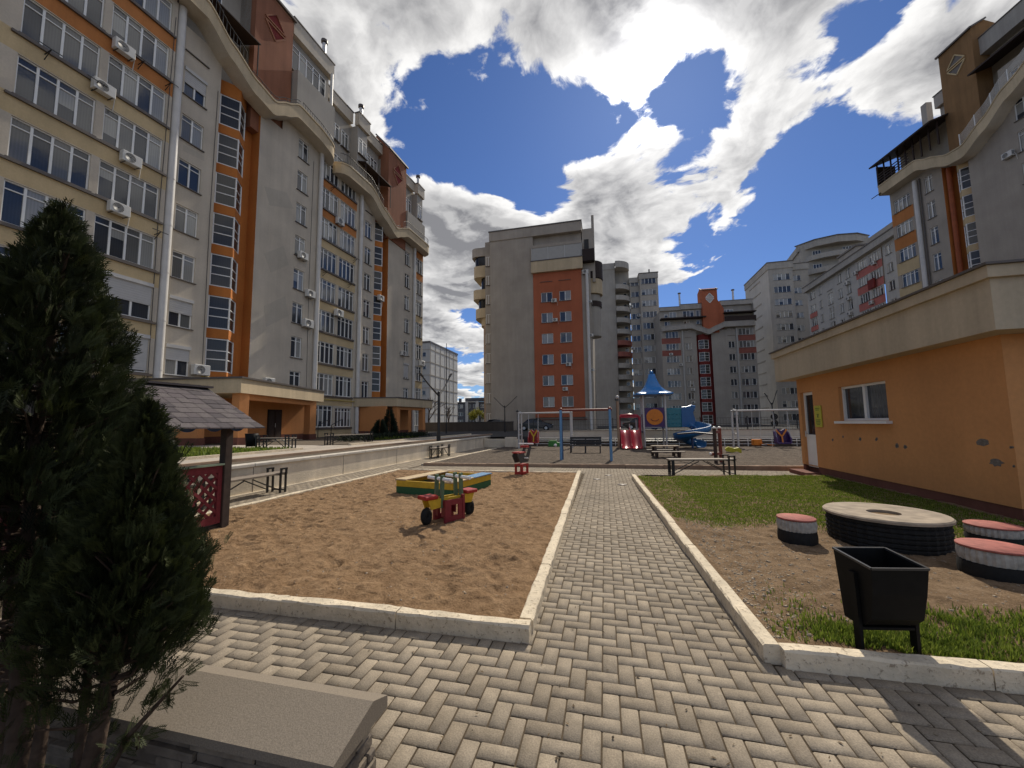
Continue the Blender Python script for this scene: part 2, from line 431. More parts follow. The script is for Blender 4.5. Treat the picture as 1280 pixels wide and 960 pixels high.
def tower(b, u0, u1, y0, y1, z0, z1, zpk, mat, slant=True, diamond='terracotta', name='roof_tower', part_z=None, trim='dark_red'):
    m = MB(); um = (u0 + u1) / 2
    m.box(u0, u1, y0, y1, z0, z1, mat)
    # mono-pitch head rising backwards to a ridge
    m.prism([(y0, z1), (y1, z1), (y0 + (y1 - y0) * .45, zpk)], 'x', u0 + .002, u1 - .002, mat)
    zb = z0 + (z1 - z0) * .62
    o = m.build(name, b.root)
    k = MB()
    k.beam((u0 - .12, y0 - .12, z1 - .02), (u0 - .12, y0 + (y1 - y0) * .45, zpk + .06), .12, .14, 'roof_dark'); k.beam((u1 + .12, y0 - .12, z1 - .02), (u1 + .12, y0 + (y1 - y0) * .45, zpk + .06), .12, .14, 'roof_dark')
    k.box(u0 - .14, u1 + .14, y0 - .2, y0 - .02, z1 - .1, z1 + .06, 'roof_dark')
    k.build('tower_eaves', o)
    d = MB(); w = (u1 - u0) * .27; hh = w * 1.15; zc = z1 - (z1 - z0) * .2
    yf = y0 - .03
    for sgn in (1, -1):
        A = (um, yf, zc + sgn * (hh + .12)); Bq = (um - w, yf, zc + sgn * .12); Cq = (um + w, yf, zc + sgn * .12)
        for p, q in ((A, Bq), (Bq, Cq), (Cq, A)): d.beam(p, q, .09, .1, diamond, (0, 1, 0))
        d.add([(A[0], yf + .02, A[2]), (Bq[0], yf + .02, Bq[2]), (Cq[0], yf + .02, Cq[2])], [(0, 1, 2)], trim)
    d.build('triangle_window', o)
    return o

def chimney(b, u, y, z0, z1, r=.16):
    m = MB(); m.tube([(u, y, z0), (u, y, z1)], r, 'steel', 10); m.tube([(u, y, z1 + .06), (u, y, z1 + .28)], r * 1.7, 'roof_dark', 10); m.tube([(u, y, z1), (u, y, z1 + .07)], r * .7, 'roof_dark', 8)
    m.build('chimney', b.root)

def fascia(b, u0, u1, y, z0, z1, dep=.5, mat='grey', part='parapet'):
    m = MB(); m.box(u0, u1, y, y + dep, z0, z1, mat); m.box(u0 - .05, u1 + .05, y - .06, y + dep + .05, z1 + .002, z1 + .1, 'roof_dark'); m.build(part, b.root)

M['patch_grey'] = plaster('repair_render', (.49, .44, .36), .1, .06)
# ---- the long block on the left of the courtyard
def left_block():
    b = Building('apartment_block', (-21.72, 27.93, 0), R(86.233), 'long grey apartment block with orange stair strips and cream window bays on the left', 'apartment block')
    rg = random.Random(5)
    P1, P2 = 2.67, 2.57
    r1 = [1.55 + P1 * k for k in range(9)]; r2 = [1.35 + P2 * k for k in range(9)]
    # bay A (two wide windows a floor)
    yA = -.3
    for k, z in enumerate(r1):
        for u, w in ((-18.6, 2.4), (-15.9, 2.38)):
            if k in (1, 2) and u > -16: b.shuttered(u, z, w, 1.75, 3, yA, .95 if k == 1 else .55)
            else: b.win(u, z, w, 1.75, 4, .8, yA)
    bands = []
    for k, z in enumerate(r1):
        bands += [(z - .02, 'orange_band' if k >= 7 else 'cream'), (z + 1.78, 'grey')]
    bands.append((30, 'grey'))
    b.wall('bay_wall', -19.25, -13.25, .5, 25.2, yA, bands)
    m = b.mb('bay_wall')
    m.quad((-19.25, 0, .5), (-19.25, yA, .5), (-19.25, yA, 25.2), (-19.25, 0, 25.2), 'grey'); m.quad((-13.25, yA, .5), (-13.25, 0, .5), (-13.25, 0, 25.2), (-13.25, yA, 25.2), 'grey')
    for z in r1: m.box(-18.85, -13.3, yA - .1, yA - .002, z - .16, z - .06, 'sill')
    # window column beside the first stair
    for k, z in enumerate(r1):
        if k in (1, 2, 7): b.shuttered(-12.55, z + .05, 1.15, 1.5, 2, 0, (.45, .5, .45)[(1, 2, 7).index(k)] if k != 7 else .5)
        else: b.win(-12.55, z + .05, 1.15, 1.5, 2, .8)
    b.wall('wall', -24, -19.25, .5, 25.2, 0, 'grey'); b.wall('wall', -13.25, -10.6, .5, 24.4, 0, 'grey')
    stair_strip(b, -10.6, -7.9, 4.0, 23.3, [(4.75 + 2.6 * k, 2.02) for k in range(7)], 'orange', 'orange', ins=(.32, .85, .75))
    m = b.mb('wall'); m.quad((-10.6, 0, .5), (-7.9, 0, .5), (-7.9, 0, 4.0), (-10.6, 0, 4.0), 'peach')
    # plain wall and its window column
    for k, z in enumerate(r2):
        if k == 0: continue
        b.win(-4.75, z, .95, 1.55, 2, .8)
    b.wall('wall', -7.9, -6.2, .5, 23.0, 0, [(3.4, 'peach'), (30, 'grey')]); b.wall('wall', -6.2, -2.5, .5, 24.0, 0, [(3.4, 'peach'), (30, 'grey')])
    # bay B
    for k, z in enumerate(r2):
        for u in (-2.38, -.18):
            if u == -.18 and k == 0: b.win(u, z, 1.9, 1.6, 5, .82)
            else: b.win(u, z, 1.9, 1.72, 4, .8, 0, mix=(.45, .3, .25))
    bands = []
    for k, z in enumerate(r2): bands += [(z - .02, 'orange_band' if k >= 7 else 'cream'), (z + 1.75, 'grey')]
    bands.append((30, 'grey'))
    b.wall('bay_wall#b', -2.5, 1.85, .5, 24, 0, bands)
    m = b.mb('bay_wall#b')
    for z in r2: m.box(-2.42, 1.78, -.11, -.002, z - .17, z - .06, 'sill')
    for k, z in enumerate(r2): b.win(3.05, z, .93, 1.6, 2, .8)
    b.wall('wall', 1.85, 4.5, .5, 23.2, 0, 'grey')
    stair_strip(b, 4.5, 6.7, 4.0, 22.3, [(4.7 + 2.52 * k, 1.95) for k in range(7)], 'orange', 'orange', ins=(.25, .75, .6))
    m = b.mb('wall'); m.quad((4.5, 0, .5), (6.7, 0, .5), (6.7, 0, 4.0), (4.5, 0, 4.0), 'peach')
    for k, z in enumerate(r2):
        if k == 0: continue
        if k in (2,): b.shuttered(9.8, z, .95, 1.55, 2, 0, .92)
        else: b.win(9.8, z, .95, 1.55, 2, .8)
    b.wall('wall', 6.7, 8.2, .5, 21.4, 0, [(3.4, 'peach'), (30, 'grey')]); b.wall('wall', 8.2, 11.75, .5, 22.0, 0, [(3.4, 'peach'), (30, 'grey')])
    for k, z in enumerate(r2): b.win(11.95, z, 1.55, 1.72, 3, .8)
    bands = []
    for k, z in enumerate(r2): bands += [(z - .02, 'orange_band' if k >= 7 else ('cream' if k % 3 else 'pale')), (z + 1.75, 'grey')]
    bands.append((30, 'grey'))
    b.wall('bay_wall#c', 11.75, 13.7, .5, 22.0, 0, bands)
    m = b.mb('wall'); m.quad((13.7, 0, .5), (13.7, 15, .5), (13.7, 15, 22), (13.7, 0, 22), 'grey'); m.quad((-24, 15, .5), (-24, 0, .5), (-24, 0, 25), (-24, 15, 25), 'grey')
    m.quad((13.7, 15, .5), (-24, 15, .5), (-24, 15, 22), (13.7, 15, 22), 'grey')
    for u, y in ((-19.45, -.2), (-13.0, -.22), (-2.62, -.16), (2.3, -.16), (11.55, -.16)): b.pipe(u, .5, 25 if u < -10 else (24 if u < -1 else 22.9), y, .2 if u < -10 else .17)
    # eaves slabs and attic
    S1 = cornice(b, [(-21, 26.4), (-12.2, 26.1), (-10.7, 24.9), (-9.1, 24.0), (-7.7, 23.7), (-6.7, 24.4), (-5.7, 25.1), (-3.8, 24.9), (-1.6, 24.3)], 1.05, 1.0, rnd0=False)
    S2 = cornice(b, [(-1.2, 23.9), (2.6, 23.9), (4.75, 22.7), (6.8, 21.8), (7.7, 22.3), (9.0, 22.9), (14.0, 22.9)], 1.0, 1.0)
    railing(b, S1, -20, -9.6, .95); railing(b, S1, -9.5, -5.5, .35, every=3); railing(b, S1, -5.4, -1.8, .5)
    railing(b, S2, -1, 4.6, .85); railing(b, S2, 4.7, 7.6, .3, every=3); railing(b, S2, 8, 13.8, .75)
    m = b.mb('attic_wall')
    def attic(u0, u1, y, z0, z1, mat='grey_cool', y1=14.5): m.box(u0, u1, y, y1, z0, z1, mat)
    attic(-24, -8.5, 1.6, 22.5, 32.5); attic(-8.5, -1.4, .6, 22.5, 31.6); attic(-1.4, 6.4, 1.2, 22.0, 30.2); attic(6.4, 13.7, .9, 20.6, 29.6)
    fascia(b, -24, -8.6, .9, 32.0, 33.1); fascia(b, -5.4, -1.2, .2, 31.6, 32.9); fascia(b, -1.2, 2.0, .8, 30.1, 31.2); fascia(b, 2.0, 3.6, .1, 29.9, 31.1); fascia(b, 3.6, 6.4, .7, 30.0, 31.0)
    fascia(b, 9.7, 12.4, .5, 29.4, 30.5); fascia(b, 12.4, 13.9, .0, 29.2, 30.4)
    m.box(-5.4, -1.6, -.35, .6, 24.5, 28.4, 'grey_cool'); m.box(9.9, 13.7, -.2, .9, 22.6, 25.6, 'grey_cool'); m.box(2.1, 3.5, .35, 1.2, 24, 29.9, 'grey_cool'); m.box(12.5, 13.75, .2, .9, 22.6, 29.2, 'grey_cool')
    def aw(u0, u1, y, z, w, h, n): b.win(u0, z, w, h, n, .8, y - .14, 'attic_window')
    aw(-5.2, 0, .6, 28.9, 3.4, 2.1, 5); aw(-.9, 0, 1.2, 27.2, 1.5, 1.6, 3); aw(.9, 0, 1.2, 27.2, .9, 1.6, 2); aw(4.0, 0, 1.2, 27.3, 2.1, 1.7, 4); aw(2.2, 0, .35, 27.2, 1.1, 1.6, 2)
    aw(10.1, 0, .9, 26.2, 2.1, 1.9, 4); aw(-.9, 0, 1.2, 24.3, 2.0, 1.6, 3); aw(-17.5, 0, 1.6, 28.5, 2.6, 1.7, 4); aw(-12.2, 0, 1.6, 28.5, 2.4, 1.7, 4); aw(12.65, 0, .2, 26.2, .9, 1.8, 2)
    for u0, u1, y, z in ((-13.5, -8.6, -.6, 27.4), (2.2, 6.3, -.6, 26.4), (-19.5, -14, -.5, 27.5)):
        k = MB()
        k.prism([(y, z - .35), (1.5, z + .35), (1.5, z + .45), (y, z - .28)], 'x', u0, u1, 'dark_awning')
        for u in (u0 + .1, (u0 + u1) / 2, u1 - .1): k.beam((u, y + .1, z - 2.6), (u, y + .1, z - .3), .06, .06, 'dark_awning')
        k.build('terrace_awning', b.root)
    tower(b, -8.5, -5.5, .15, 3.6, 21.5, 32.5, 33.6, 'terracotta'); tower(b, 6.4, 9.7, -.1, 3.4, 20.8, 30.6, 32.4, 'terracotta')
    for u, y, z0, z1 in ((-2.0, .6, 32.9, 34.3), (2.8, .6, 31.1, 32.3), (13.2, .5, 30.4, 31.7), (-16, 2, 33, 34.6)): chimney(b, u, y, z0, z1)
    mm = MB(); mm.tube([(-1.55, .12, 24.5), (-1.55, .12, 31.7)], .12, 'pipe', 10); mm.build('downpipe', b.root)
    # porches over the two entrances
    for (poly, z0, z1, posts, vb, ub0, ub1, uc, side) in (
        ([(-13.13, -6.22), (-5.7, -4.0), (-4.7, 0), (-14.7, 0)], 3.03, 3.7, ((-12.75, -5.75), (-6.75, -3.95)), -2.2, -12.4, -5.4, -8.3, (-13.4, -4.2)),
        ([(3.33, -3.62), (8.6, -4.2), (9.4, 0), (2.0, 0)], 3.12, 3.85, ((3.7, -3.25), (7.4, -3.7)), -1.4, 3.4, 8.6, 5.6, (2.7, -2.9))):
        p = MB(); p.prism(poly, 'z', z0, z1, 'beige')
        cx = sum(q[0] for q in poly) / 4; cy = sum(q[1] for q in poly) / 4
        p.prism([(x + (x - cx) * .014, y + (y - cy) * .03) if y < 0 else (x + (x - cx) * .014, y) for x, y in poly], 'z', z1 + .002, z1 + .09, 'roof_dark')
        o = p.build('entrance_canopy', b.root)
        for (x, y) in posts:
            q = MB(); q.box(x - .24, x + .24, y - .24, y + .24, .95, z0, 'peach'); q.box(x - .27, x + .27, y - .27, y + .27, .4, .95, 'plinth'); q.build('canopy_post', o)
        (xa, ya), (xb, yb) = posts; q = MB(); q.beam((xa, ya, z0 - .14), (xb, yb, z0 - .14), .3, .27, 'peach'); q.build('canopy_beam', o)
        w = MB(); w.box(side[0] - .15, side[0] + .15, side[1], -.02, .95, z0, 'peach'); w.box(side[0] - .18, side[0] + .18, side[1] - .03, -.01, .4, .95, 'plinth'); w.build('porch_wall', o)
        bw = MB(); bw.box(ub0, ub1, vb, vb + .2, .95, z0, 'peach'); bw.box(ub0 - .02, ub1 + .02, vb - .03, vb + .23, .4, .95, 'plinth'); bw.build('porch_back_wall', o)
        d = MB()
        d.box(uc, uc + 1.0, vb - .06, vb - .032, .62, 2.5, 'dark_awning'); d.box(uc + .08, uc + .44, vb - .08, vb - .061, .75, 2.4, 'wood_dark'); d.box(uc + .56, uc + .92, vb - .08, vb - .061, .75, 2.4, 'wood_dark')
        dd = d.build('entrance_door', b.root)
        g = MB(); g.tube([(uc + .5, vb - .12, 1.4), (uc + .5, vb - .12, 1.65)], .02, 'steel', 6); g.build('door_handle', dd)
        st = MB(); st.box(uc - .6, uc + 1.6, vb - 1.3, vb - .04, .5, .62, 'concrete'); st.build('door_step', b.root)
    # air conditioners and drying racks
    for u, z, y in ((-16.1, 17.0, yA), (-15.5, 19.6, yA), (-14.9, 14.3, yA), (-15.2, 11.6, yA), (-10.95, 4.4, 0), (-6.6, 4.2, 0), (-3.55, 8.9, 0), (-4.2, 14.0, 0), (-3.4, 11.3, 0), (-.35, 10.6, 0), (-.5, 18.6, 0), (9.4, 8.9, 0), (13.2, 8.3, 0), (5.3, 13.7, 0)): b.ac(u, z, y)
    for u, z, y in ((-17.9, 17.3, yA), (-16.4, 17.2, yA), (-14.8, 19.8, yA), (-13.6, 19.7, yA), (-13.6, 11.4, yA), (-2.0, 13.8, 0), (.9, 13.8, 0), (-1.4, 21.4, 0), (1.5, 16.3, 0)): b.antenna_rack(u, z, y)
    g = MB(); g.tube([(-2.4, -.1, 3.55), (4.3, -.1, 3.55)], .035, 'gas_yellow', 6); g.build('gas_pipe', b.root); g = MB(); g.tube([(-10.8, -.12, 4.35), (-9.2, -.12, 4.35), (-9.2, -.12, 4.1)], .035, 'gas_yellow', 6); g.build('gas_pipe', b.root)
    for y in (-1.2, -2.4):
        rl = MB(); rl.tube([(-3.2, y, .6), (-3.2, y, 1.5), (-2.2, y, 1.9)], .03, 'black_metal', 6); rl.build('handrail', b.root)
    rg = random.Random(12)
    for pts in ([(-7.4, 17.9), (-5.6, 18.5), (-5.0, 17.6), (-6.9, 16.8)], [(-7.2, 13.2), (-5.7, 14.4), (-5.2, 13.2), (-6.6, 12.1)], [(-7.0, 9.6), (-5.4, 10.8), (-5.1, 9.4), (-6.8, 8.2)], [(-12.4, 16.95), (-11.3, 17.1), (-11.3, 17.4), (-12.4, 17.3)]):
        m = MB(); m.prism(pts, 'y', -.004, .01, 'patch_grey'); m.build('repair_patch', b.root)
    for pts in ([(-10.75, 22), (-10.8, 14), (-10.72, 5)], [(-3.3, 22.5), (-3.35, 12), (-3.25, 4.3), (-6.5, 4.1)], [(-13.35, 24), (-13.5, 12), (-13.45, 2)], [(2.7, 22), (2.72, 10), (2.6, 2)], [(-9, 4.4), (-6, 4.2), (-3, 4.35)]):
        m = MB(); m.tube([(u, -.03 if u > -13 else -.33, z) for u, z in pts], .016, 'ac_dark', 4); m.build('cable', b.root)
    b.finish()
M['gas_yellow'] = plain('gas_pipe_yellow', (.45, .33, .06), .5)
left_block()

# ---- gable-end block in the middle
def centre_block():
    b = Building('apartment_block', (-14.9, 50.2, 0), 0, 'narrow grey apartment block with a brick red panel of paired windows on its gable', 'apartment block')
    zs = [3.55 + 2.81 * k for k in range(7)]
    yr = -.12
    for k, z in enumerate(zs):
        b.win(7.15, z, 1.5, 1.32, 2, None, yr, mix=(.35, .3, .35)); b.win(9.6, z, 1.5, 1.32, 2, None, yr, mix=(.35, .3, .35))
    b.wall('gable_panel', 6.1, 12.55, 2.2, 21.65, yr, 'brick_red', .16)
    m = b.mb('gable_panel'); m.quad((6.1, .2, 2.2), (6.1, yr, 2.2), (6.1, yr, 21.65), (6.1, .2, 21.65), 'brick_red'); m.quad((12.55, yr, 2.2), (12.55, .2, 2.2), (12.55, .2, 21.65), (12.55, yr, 21.65), 'brick_red'); m.quad((6.1, .2, 2.2), (12.55, .2, 2.2), (12.55, yr, 2.2), (6.1, yr, 2.2), 'brick_red')
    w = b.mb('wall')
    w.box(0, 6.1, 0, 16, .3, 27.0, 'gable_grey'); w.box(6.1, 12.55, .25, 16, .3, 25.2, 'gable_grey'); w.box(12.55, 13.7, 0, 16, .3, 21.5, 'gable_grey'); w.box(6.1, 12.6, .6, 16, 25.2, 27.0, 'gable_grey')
    p = b.mb('parapet'); p.box(-.1, 12.7, -.12, 16.1, 27.0, 28.3, 'gable_grey'); p.box(-.18, 12.78, -.2, 16.2, 28.302, 28.45, 'roof_dark')
    bl = MB(); bl.box(5.9, 12.75, -.5, .25, 21.66, 23.2, 'beige'); bl.box(5.85, 12.8, -.56, .25, 23.202, 23.32, 'roof_dark'); bl.box(5.95, 12.7, -.45, .25, 25.1, 25.5, 'gable_grey')
    o = bl.build('balcony', b.root)
    g = MB()
    for i in range(3): g.quad((6.0 + i * 2.23, -.4, 23.33), (8.2 + i * 2.23, -.4, 23.33), (8.2 + i * 2.23, -.4, 25.1), (6.0 + i * 2.23, -.4, 25.1), 'glass_frost')
    for i in range(4): g.box(5.97 + i * 2.23, 6.03 + i * 2.23, -.44, -.36, 23.32, 25.1, 'shutter')
    g.build('balcony_glazing', o)
    b.pipe(13.25, .4, 21.4, -.2, .2)
    for z in (8, 12.5, 17): b.ac(13.6, z, -.1, .6)
    # right side: stacked dark loggias and curved balcony
    k = MB(); k.box(12.72, 14.0, .5, 4, 21.5, 27.4, 'gable_grey'); k.box(13.0, 13.6, .42, .5, 24.4, 25.9, 'glass_dark'); k.box(14.0, 14.35, .5, 1.2, 20, 29.2, 'gable_grey'); k.build('stair_head', b.root)
    k = MB(); k.box(12.6, 14.3, -.4, .5, 22.6, 24.2, 'dark_awning'); k.build('loggia', b.root)
    for (z0, z1, mt, r) in ((18.6, 20.6, 'beige', 1.5), (20.7, 23.0, 'dark_awning', 1.6), (12.9, 18.5, 'grey_cool', 1.2), (16.9, 17.6, 'dark_awning', 1.35)):
        k = MB(); k.lathe([(0, z0), (r, z0), (r, z1), (0, z1)], 13.7, 2.2, mt, 16, -math.pi / 2, math.pi / 2, False); k.build('curved_loggia', b.root)
    b.ac(13.1, 20.9, 0, .9)
    # left side: stepped bays seen edge-on
    def bay(name, x0, y0, y1, z0, z1, mt, r=.9):
        k = MB(); n = 8
        poly = [(0.0, y0)] + [(x0 + r - r * math.cos(a) if False else x0 + r * (1 - math.cos(a)) if False else x0 + r - r * math.sin(a + math.pi / 2 - math.pi / 2) , 0) for a in ()]
        poly = [(0, y0), (x0 + r, y0)] + [(x0 + r - r * math.sin(math.pi / 2 * i / n), y0 + r - r * math.cos(math.pi / 2 * i / n)) for i in range(1, n + 1)] + [(x0, y1), (0, y1)]
        k.prism(poly, 'z', z0, z1, mt); return k.build(name, b.root)
    bay('bay_fascia', -3.6, 2, 6, 26.0, 27.3, 'gable_grey'); bay('glazed_bay', -3.2, 2.2, 6, 24.6, 26.0, 'glass_dark'); bay('balcony', -3.35, 2.1, 6, 22.9, 24.6, 'beige'); bay('glazed_bay', -2.3, 2.4, 6, 21.0, 22.9, 'glass_dark')
    bay('balcony', -3.4, 2.0, 6, 19.6, 21.0, 'beige'); bay('glazed_bay', -2.7, 2.3, 6, 18.2, 19.6, 'glass_dark'); bay('balcony', -3.2, 2.0, 6, 16.8, 18.2, 'beige', 1.4); bay('bay_fascia', -2.4, 2.2, 6, 15.7, 16.8, 'beige', 1.4)
    k = MB(); k.box(-1.7, 0, 2.2, 8, .3, 15.7, 'peach_pale'); k.box(-1.1, 0, 1.2, 2.2, .3, 27.6, 'gable_grey'); k.build('side_bay', b.root)
    for i in range(5):
        f, p2 = window_meshes(.9, 1.5, 2, None, i % 3, .05); o = link_mesh('side_window', f, b.root, (-1.45, 2.12 , 1.5 + 2.81 * i)); link_mesh('pane', p2, o)
    for i in range(9):
        f, p2 = window_meshes(.7, 1.4, 2, None, i % 3, .05); o = link_mesh('side_window', f, b.root, (-.95, 1.12 , 1.5 + 2.81 * i)); link_mesh('pane', p2, o)
    for u, z in ((8.9, 17.5), (9.0, 14.9), (10.6, 8.9), (10.1, 5.7)): b.ac(u, z - .1, yr, .85)
    k = MB(); k.box(5.2, 6.2, 3, 4, 28.4, 29.6, 'roof_dark'); k.build('roof_vent', b.root)
    k = MB(); k.beam((6.4, -.6, 1.9), (12.8, -.6, 1.9), .5, .14, 'plinth'); k.build('ground_canopy', b.root)
    b.finish()
M['glass_frost'] = plain('frosted_balcony_glass', (.36, .35, .32), .25, 0, .5, .06, 2)
M['peach_pale'] = plaster('pale_peach_brick', (.45, .33, .24), .1, .12)
centre_block()
M['dull_red'] = plaster('dull_red_balcony', (.30, .11, .085), .1, .12)
# ---- block with stacked round balconies behind the centre block
def round_balcony_block():
    b = Building('apartment_block', (-1.72, 97.7, 0), R(2), 'tall grey block with stacked curved balconies, two of them red, behind the gable block', 'apartment block')
    w = b.mb('wall'); w.box(-6, 5.4, 0, 16, .2, 41.2, 'grey_cool'); w.box(5.4, 9.0, 2.2, 16, .2, 41.2, 'grey_cool')
    for k in range(13):
        z = 1.6 + 2.83 * k
        b.win(7.5, z + .4, .85, 1.1, 1, None, 2.2 - .16, mix=(.9, .1, 0), name='window'); b.win(9.3, z, 1.9, 1.4, 2, None, .9, mix=(.7, .3, 0)); b.win(11.7, z, 3.4, 1.5, 4, None, 0, mix=(.6, .3, .1))
        m = MB(); mt = 'dull_red' if k in (6, 7) else 'pale_grey'
        m.lathe([(0, z - 1.1), (3.75, z - 1.1), (3.75, z + .05), (3.6, z + .05), (3.6, z - .95), (0, z - .95)], 5.4, 2.2, mt, 18, -math.pi / 2, 0, False)
        m.build('curved_balcony', b.root)
    b.wall('wall', 9.0, 11.3, .2, 37.6, .9, 'grey_cool'); b.wall('wall', 11.3, 15.6, .2, 38.0, 0, 'grey_cool')
    w.quad((11.3, .9, .2), (11.3, 0, .2), (11.3, 0, 38), (11.3, .9, 38), 'grey_cool'); w.quad((15.6, 0, .2), (15.6, 16, .2), (15.6, 16, 38), (15.6, 0, 38), 'grey_cool'); w.box(9, 15.6, 1.6, 16, 36.8, 37.6, 'grey_cool')
    p = b.mb('parapet'); p.box(-6.1, 5.5, -.1, 16, 40.0, 41.6, 'pale_grey'); p.lathe([(0, 40.0), (3.6, 40.0), (3.6, 41.6), (0, 41.6)], 5.5, 2.2, 'pale_grey', 18, -math.pi / 2, 0, False); p.box(11.2, 15.7, -.1, 14, 36.9, 38.2, 'pale_grey'); p.box(8.9, 11.2, .8, 14, 36.4, 37.7, 'pale_grey'); p.box(11.1, 15.8, -.2, 14, 38.202, 38.4, 'roof_dark')
    k = MB(); k.box(14, 14.3, 3, 3.3, 38.4, 40.4, 'roof_dark'); k.box(3, 4.2, 3, 4, 41.6, 42.4, 'roof_dark'); k.build('chimney', b.root)
    for u, z in ((10.9, 27.6), (9.2, 19.3), (9.2, 30.0)): b.ac(u, z, .9 if u < 11 else 0)
    b.finish()
M['pale_grey'] = plaster('pale_grey_plaster', (.40, .375, .335), .1, .15)
round_balcony_block()

# ---- far block with the red stair strip and the red roof tower
def far_block():
    b = Building('apartment_block', (11.84, 90.64, 0), R(3.7), 'distant grey block with a dark red stair strip and a red roof tower', 'apartment block')
    zs = [.75 + 2.76 * k for k in range(8)]
    for k, z in enumerate(zs):
        b.win(2.1, z, 2.7, 1.45, 4, None, 0, mix=(.5, .3, .2)); b.win(6.2, z, 1.25, 1.45, 2, None); b.win(15.0, z, 1.3, 1.45, 2, None); b.win(17.2, z, 2.9, 1.45, 4, None)
    def bands(reds): 
        o = []
        for k, z in enumerate(zs): o += [(z - .02, 'dull_red' if k in reds else 'grey_cool'), (z + 1.47, 'grey_cool')]
        return o + [(40, 'grey_cool')]
    b.wall('wall', 1.2, 5.2, .2, 21.6, 0, bands((6, 7))); b.wall('wall', 5.2, 8.5, .2, 21.4, 0, 'grey_cool'); b.wall('wall', 11.6, 16.6, .2, 21.4, 0, 'grey_cool'); b.wall('wall', 16.6, 20.5, .2, 21.8, 0, bands((6, 7)))
    stair_strip(b, 8.5, 11.6, .2, 20.6, [(.8 + 2.76 * k, 2.0) for k in range(7)], 'dark_red', 'dark_red', .8, .4, 0.0, (.55, 1.0, 1.0))
    w = b.mb('wall'); w.quad((20.5, 0, .2), (20.5, 14, .2), (20.5, 14, 27), (20.5, 0, 27), 'grey_cool'); w.quad((1.2, 14, .2), (1.2, 0, .2), (1.2, 0, 22), (1.2, 14, 22), 'grey_cool')
    S = cornice(b, [(1.3, 22.7), (7.4, 23.0), (9, 22.3), (10.9, 21.5), (12.6, 22.3), (14.2, 23.0), (20.6, 23.0)], 1.15, .9, mat='pale_grey')
    a = b.mb('attic_wall'); a.box(1.2, 10.6, 1.0, 14, 20, 26.6, 'grey_cool'); a.box(10.6, 20.5, 1.0, 14, 20, 27.2, 'grey_cool')
    for u, z, ww, h in ((2.2, 25.0, .8, .8), (3.3, 24.8, 1.5, 1.4), (6.2, 24.9, 2.3, 1.4), (9.0, 24.9, 1.3, 1.4), (14.7, 25.2, 2.0, .9), (2.2, 23.1, 1.2, 1), (6.3, 23.1, 1.2, 1), (9.0, 23.1, 1.2, 1), (15.5, 23.2, 1.2, 1), (18, 23.2, 1.2, 1)): b.win(u, z, ww, h, max(1, round(ww / .7)), None, .84, 'attic_window')
    fascia(b, 1.2, 5.6, .6, 26.5, 27.3, .6, 'pale_grey'); fascia(b, 5.6, 10.7, .5, 26.6, 27.7, .6, 'pale_grey'); fascia(b, 14, 20.6, .5, 27.0, 28.0, .6, 'pale_grey')
    k = MB(); k.box(1.2, 10.7, -.5, 1, 24.35, 24.6, 'dark_awning'); k.box(14.4, 20.8, -.6, 1, 25.0, 25.2, 'dark_awning'); k.box(14.4, 20.7, -.5, -.4, 22.9, 24.2, 'dark_awning'); k.build('terrace_awning', b.root)
    t = tower(b, 10.1, 13.3, -.1, 3, 20.8, 30.6, 31.3, 'brick_red', diamond='pvc', trim='pale')
    k = MB(); k.prism([(13.3, 21.5), (14.6, 21.9), (14.6, 26.2), (13.3, 28.5)], 'y', .3, 2.5, 'brick_red'); k.build('tower_buttress', b.root)
    for u in (5.6, 16.8): chimney(b, u, .7, 27.6, 30.2, .2)
    for u in (5.6, 16.75): b.pipe(u, .2, 21.6, -.15, .2, 'pipe_grey')
    for u, z in ((3.0, 16.4), (7.2, 8.4), (15.6, 3.0), (5.0, 14.0), (7.1, 5.6)): b.ac(u, z - .3, 0)
    b.finish()
M['pipe_grey'] = plain('grey_downpipe', (.42, .41, .38), .5, 0, .4, .1, 3)
far_block()

# ---- slab with a blank ribbed side, far right
def slab_block():
    b = Building('apartment_block', (38.29, 99.0, 0), 0, 'pale slab block with a blank ribbed side wall and four pane window bays', 'apartment block')
    for k in range(13):
        z = 1.4 + 2.95 * k
        if z > 36: break
        b.win(1.0, z, 3.4, 1.5, 4, None, mix=(.6, .3, .1)); b.win(5.4, z - .2, 1.5, 1.3, 2, None, .8)
    b.wall('wall', 0, 5.0, .2, 37.4, 0, 'pale_grey'); b.wall('wall', 5.0, 8.5, .2, 36.9, .8, 'grey_cool')
    w = b.mb('wall'); w.quad((0, 15, .2), (0, 0, .2), (0, 0, 37.4), (0, 15, 37.4), 'pale'); w.quad((5, .8, .2), (5, 0, .2), (5, 0, 37.4), (5, .8, 37.4), 'grey_cool'); w.quad((8.5, 15, .2), (0, 15, .2), (0, 15, 37.4), (8.5, 15, 37.4), 'grey_cool')
    r = MB()
    for k in range(13): r.box(-.12, -.001, 5.0, 12.0, 1.6 + 2.82 * k, 1.85 + 2.82 * k, 'pale_grey')
    r.build('wall_rib', b.root)
    p = b.mb('parapet'); p.box(-.15, 5.15, -.15, 15.1, 36.6, 38.1, 'pale_grey'); p.box(-.25, 5.25, -.25, 15.2, 38.102, 38.3, 'roof_dark'); p.box(5.15, 8.6, .6, 15, 36.2, 37.6, 'pale_grey'); p.box(5.25, 8.7, .5, 15.1, 37.602, 37.75, 'roof_dark')
    b.finish()
slab_block()

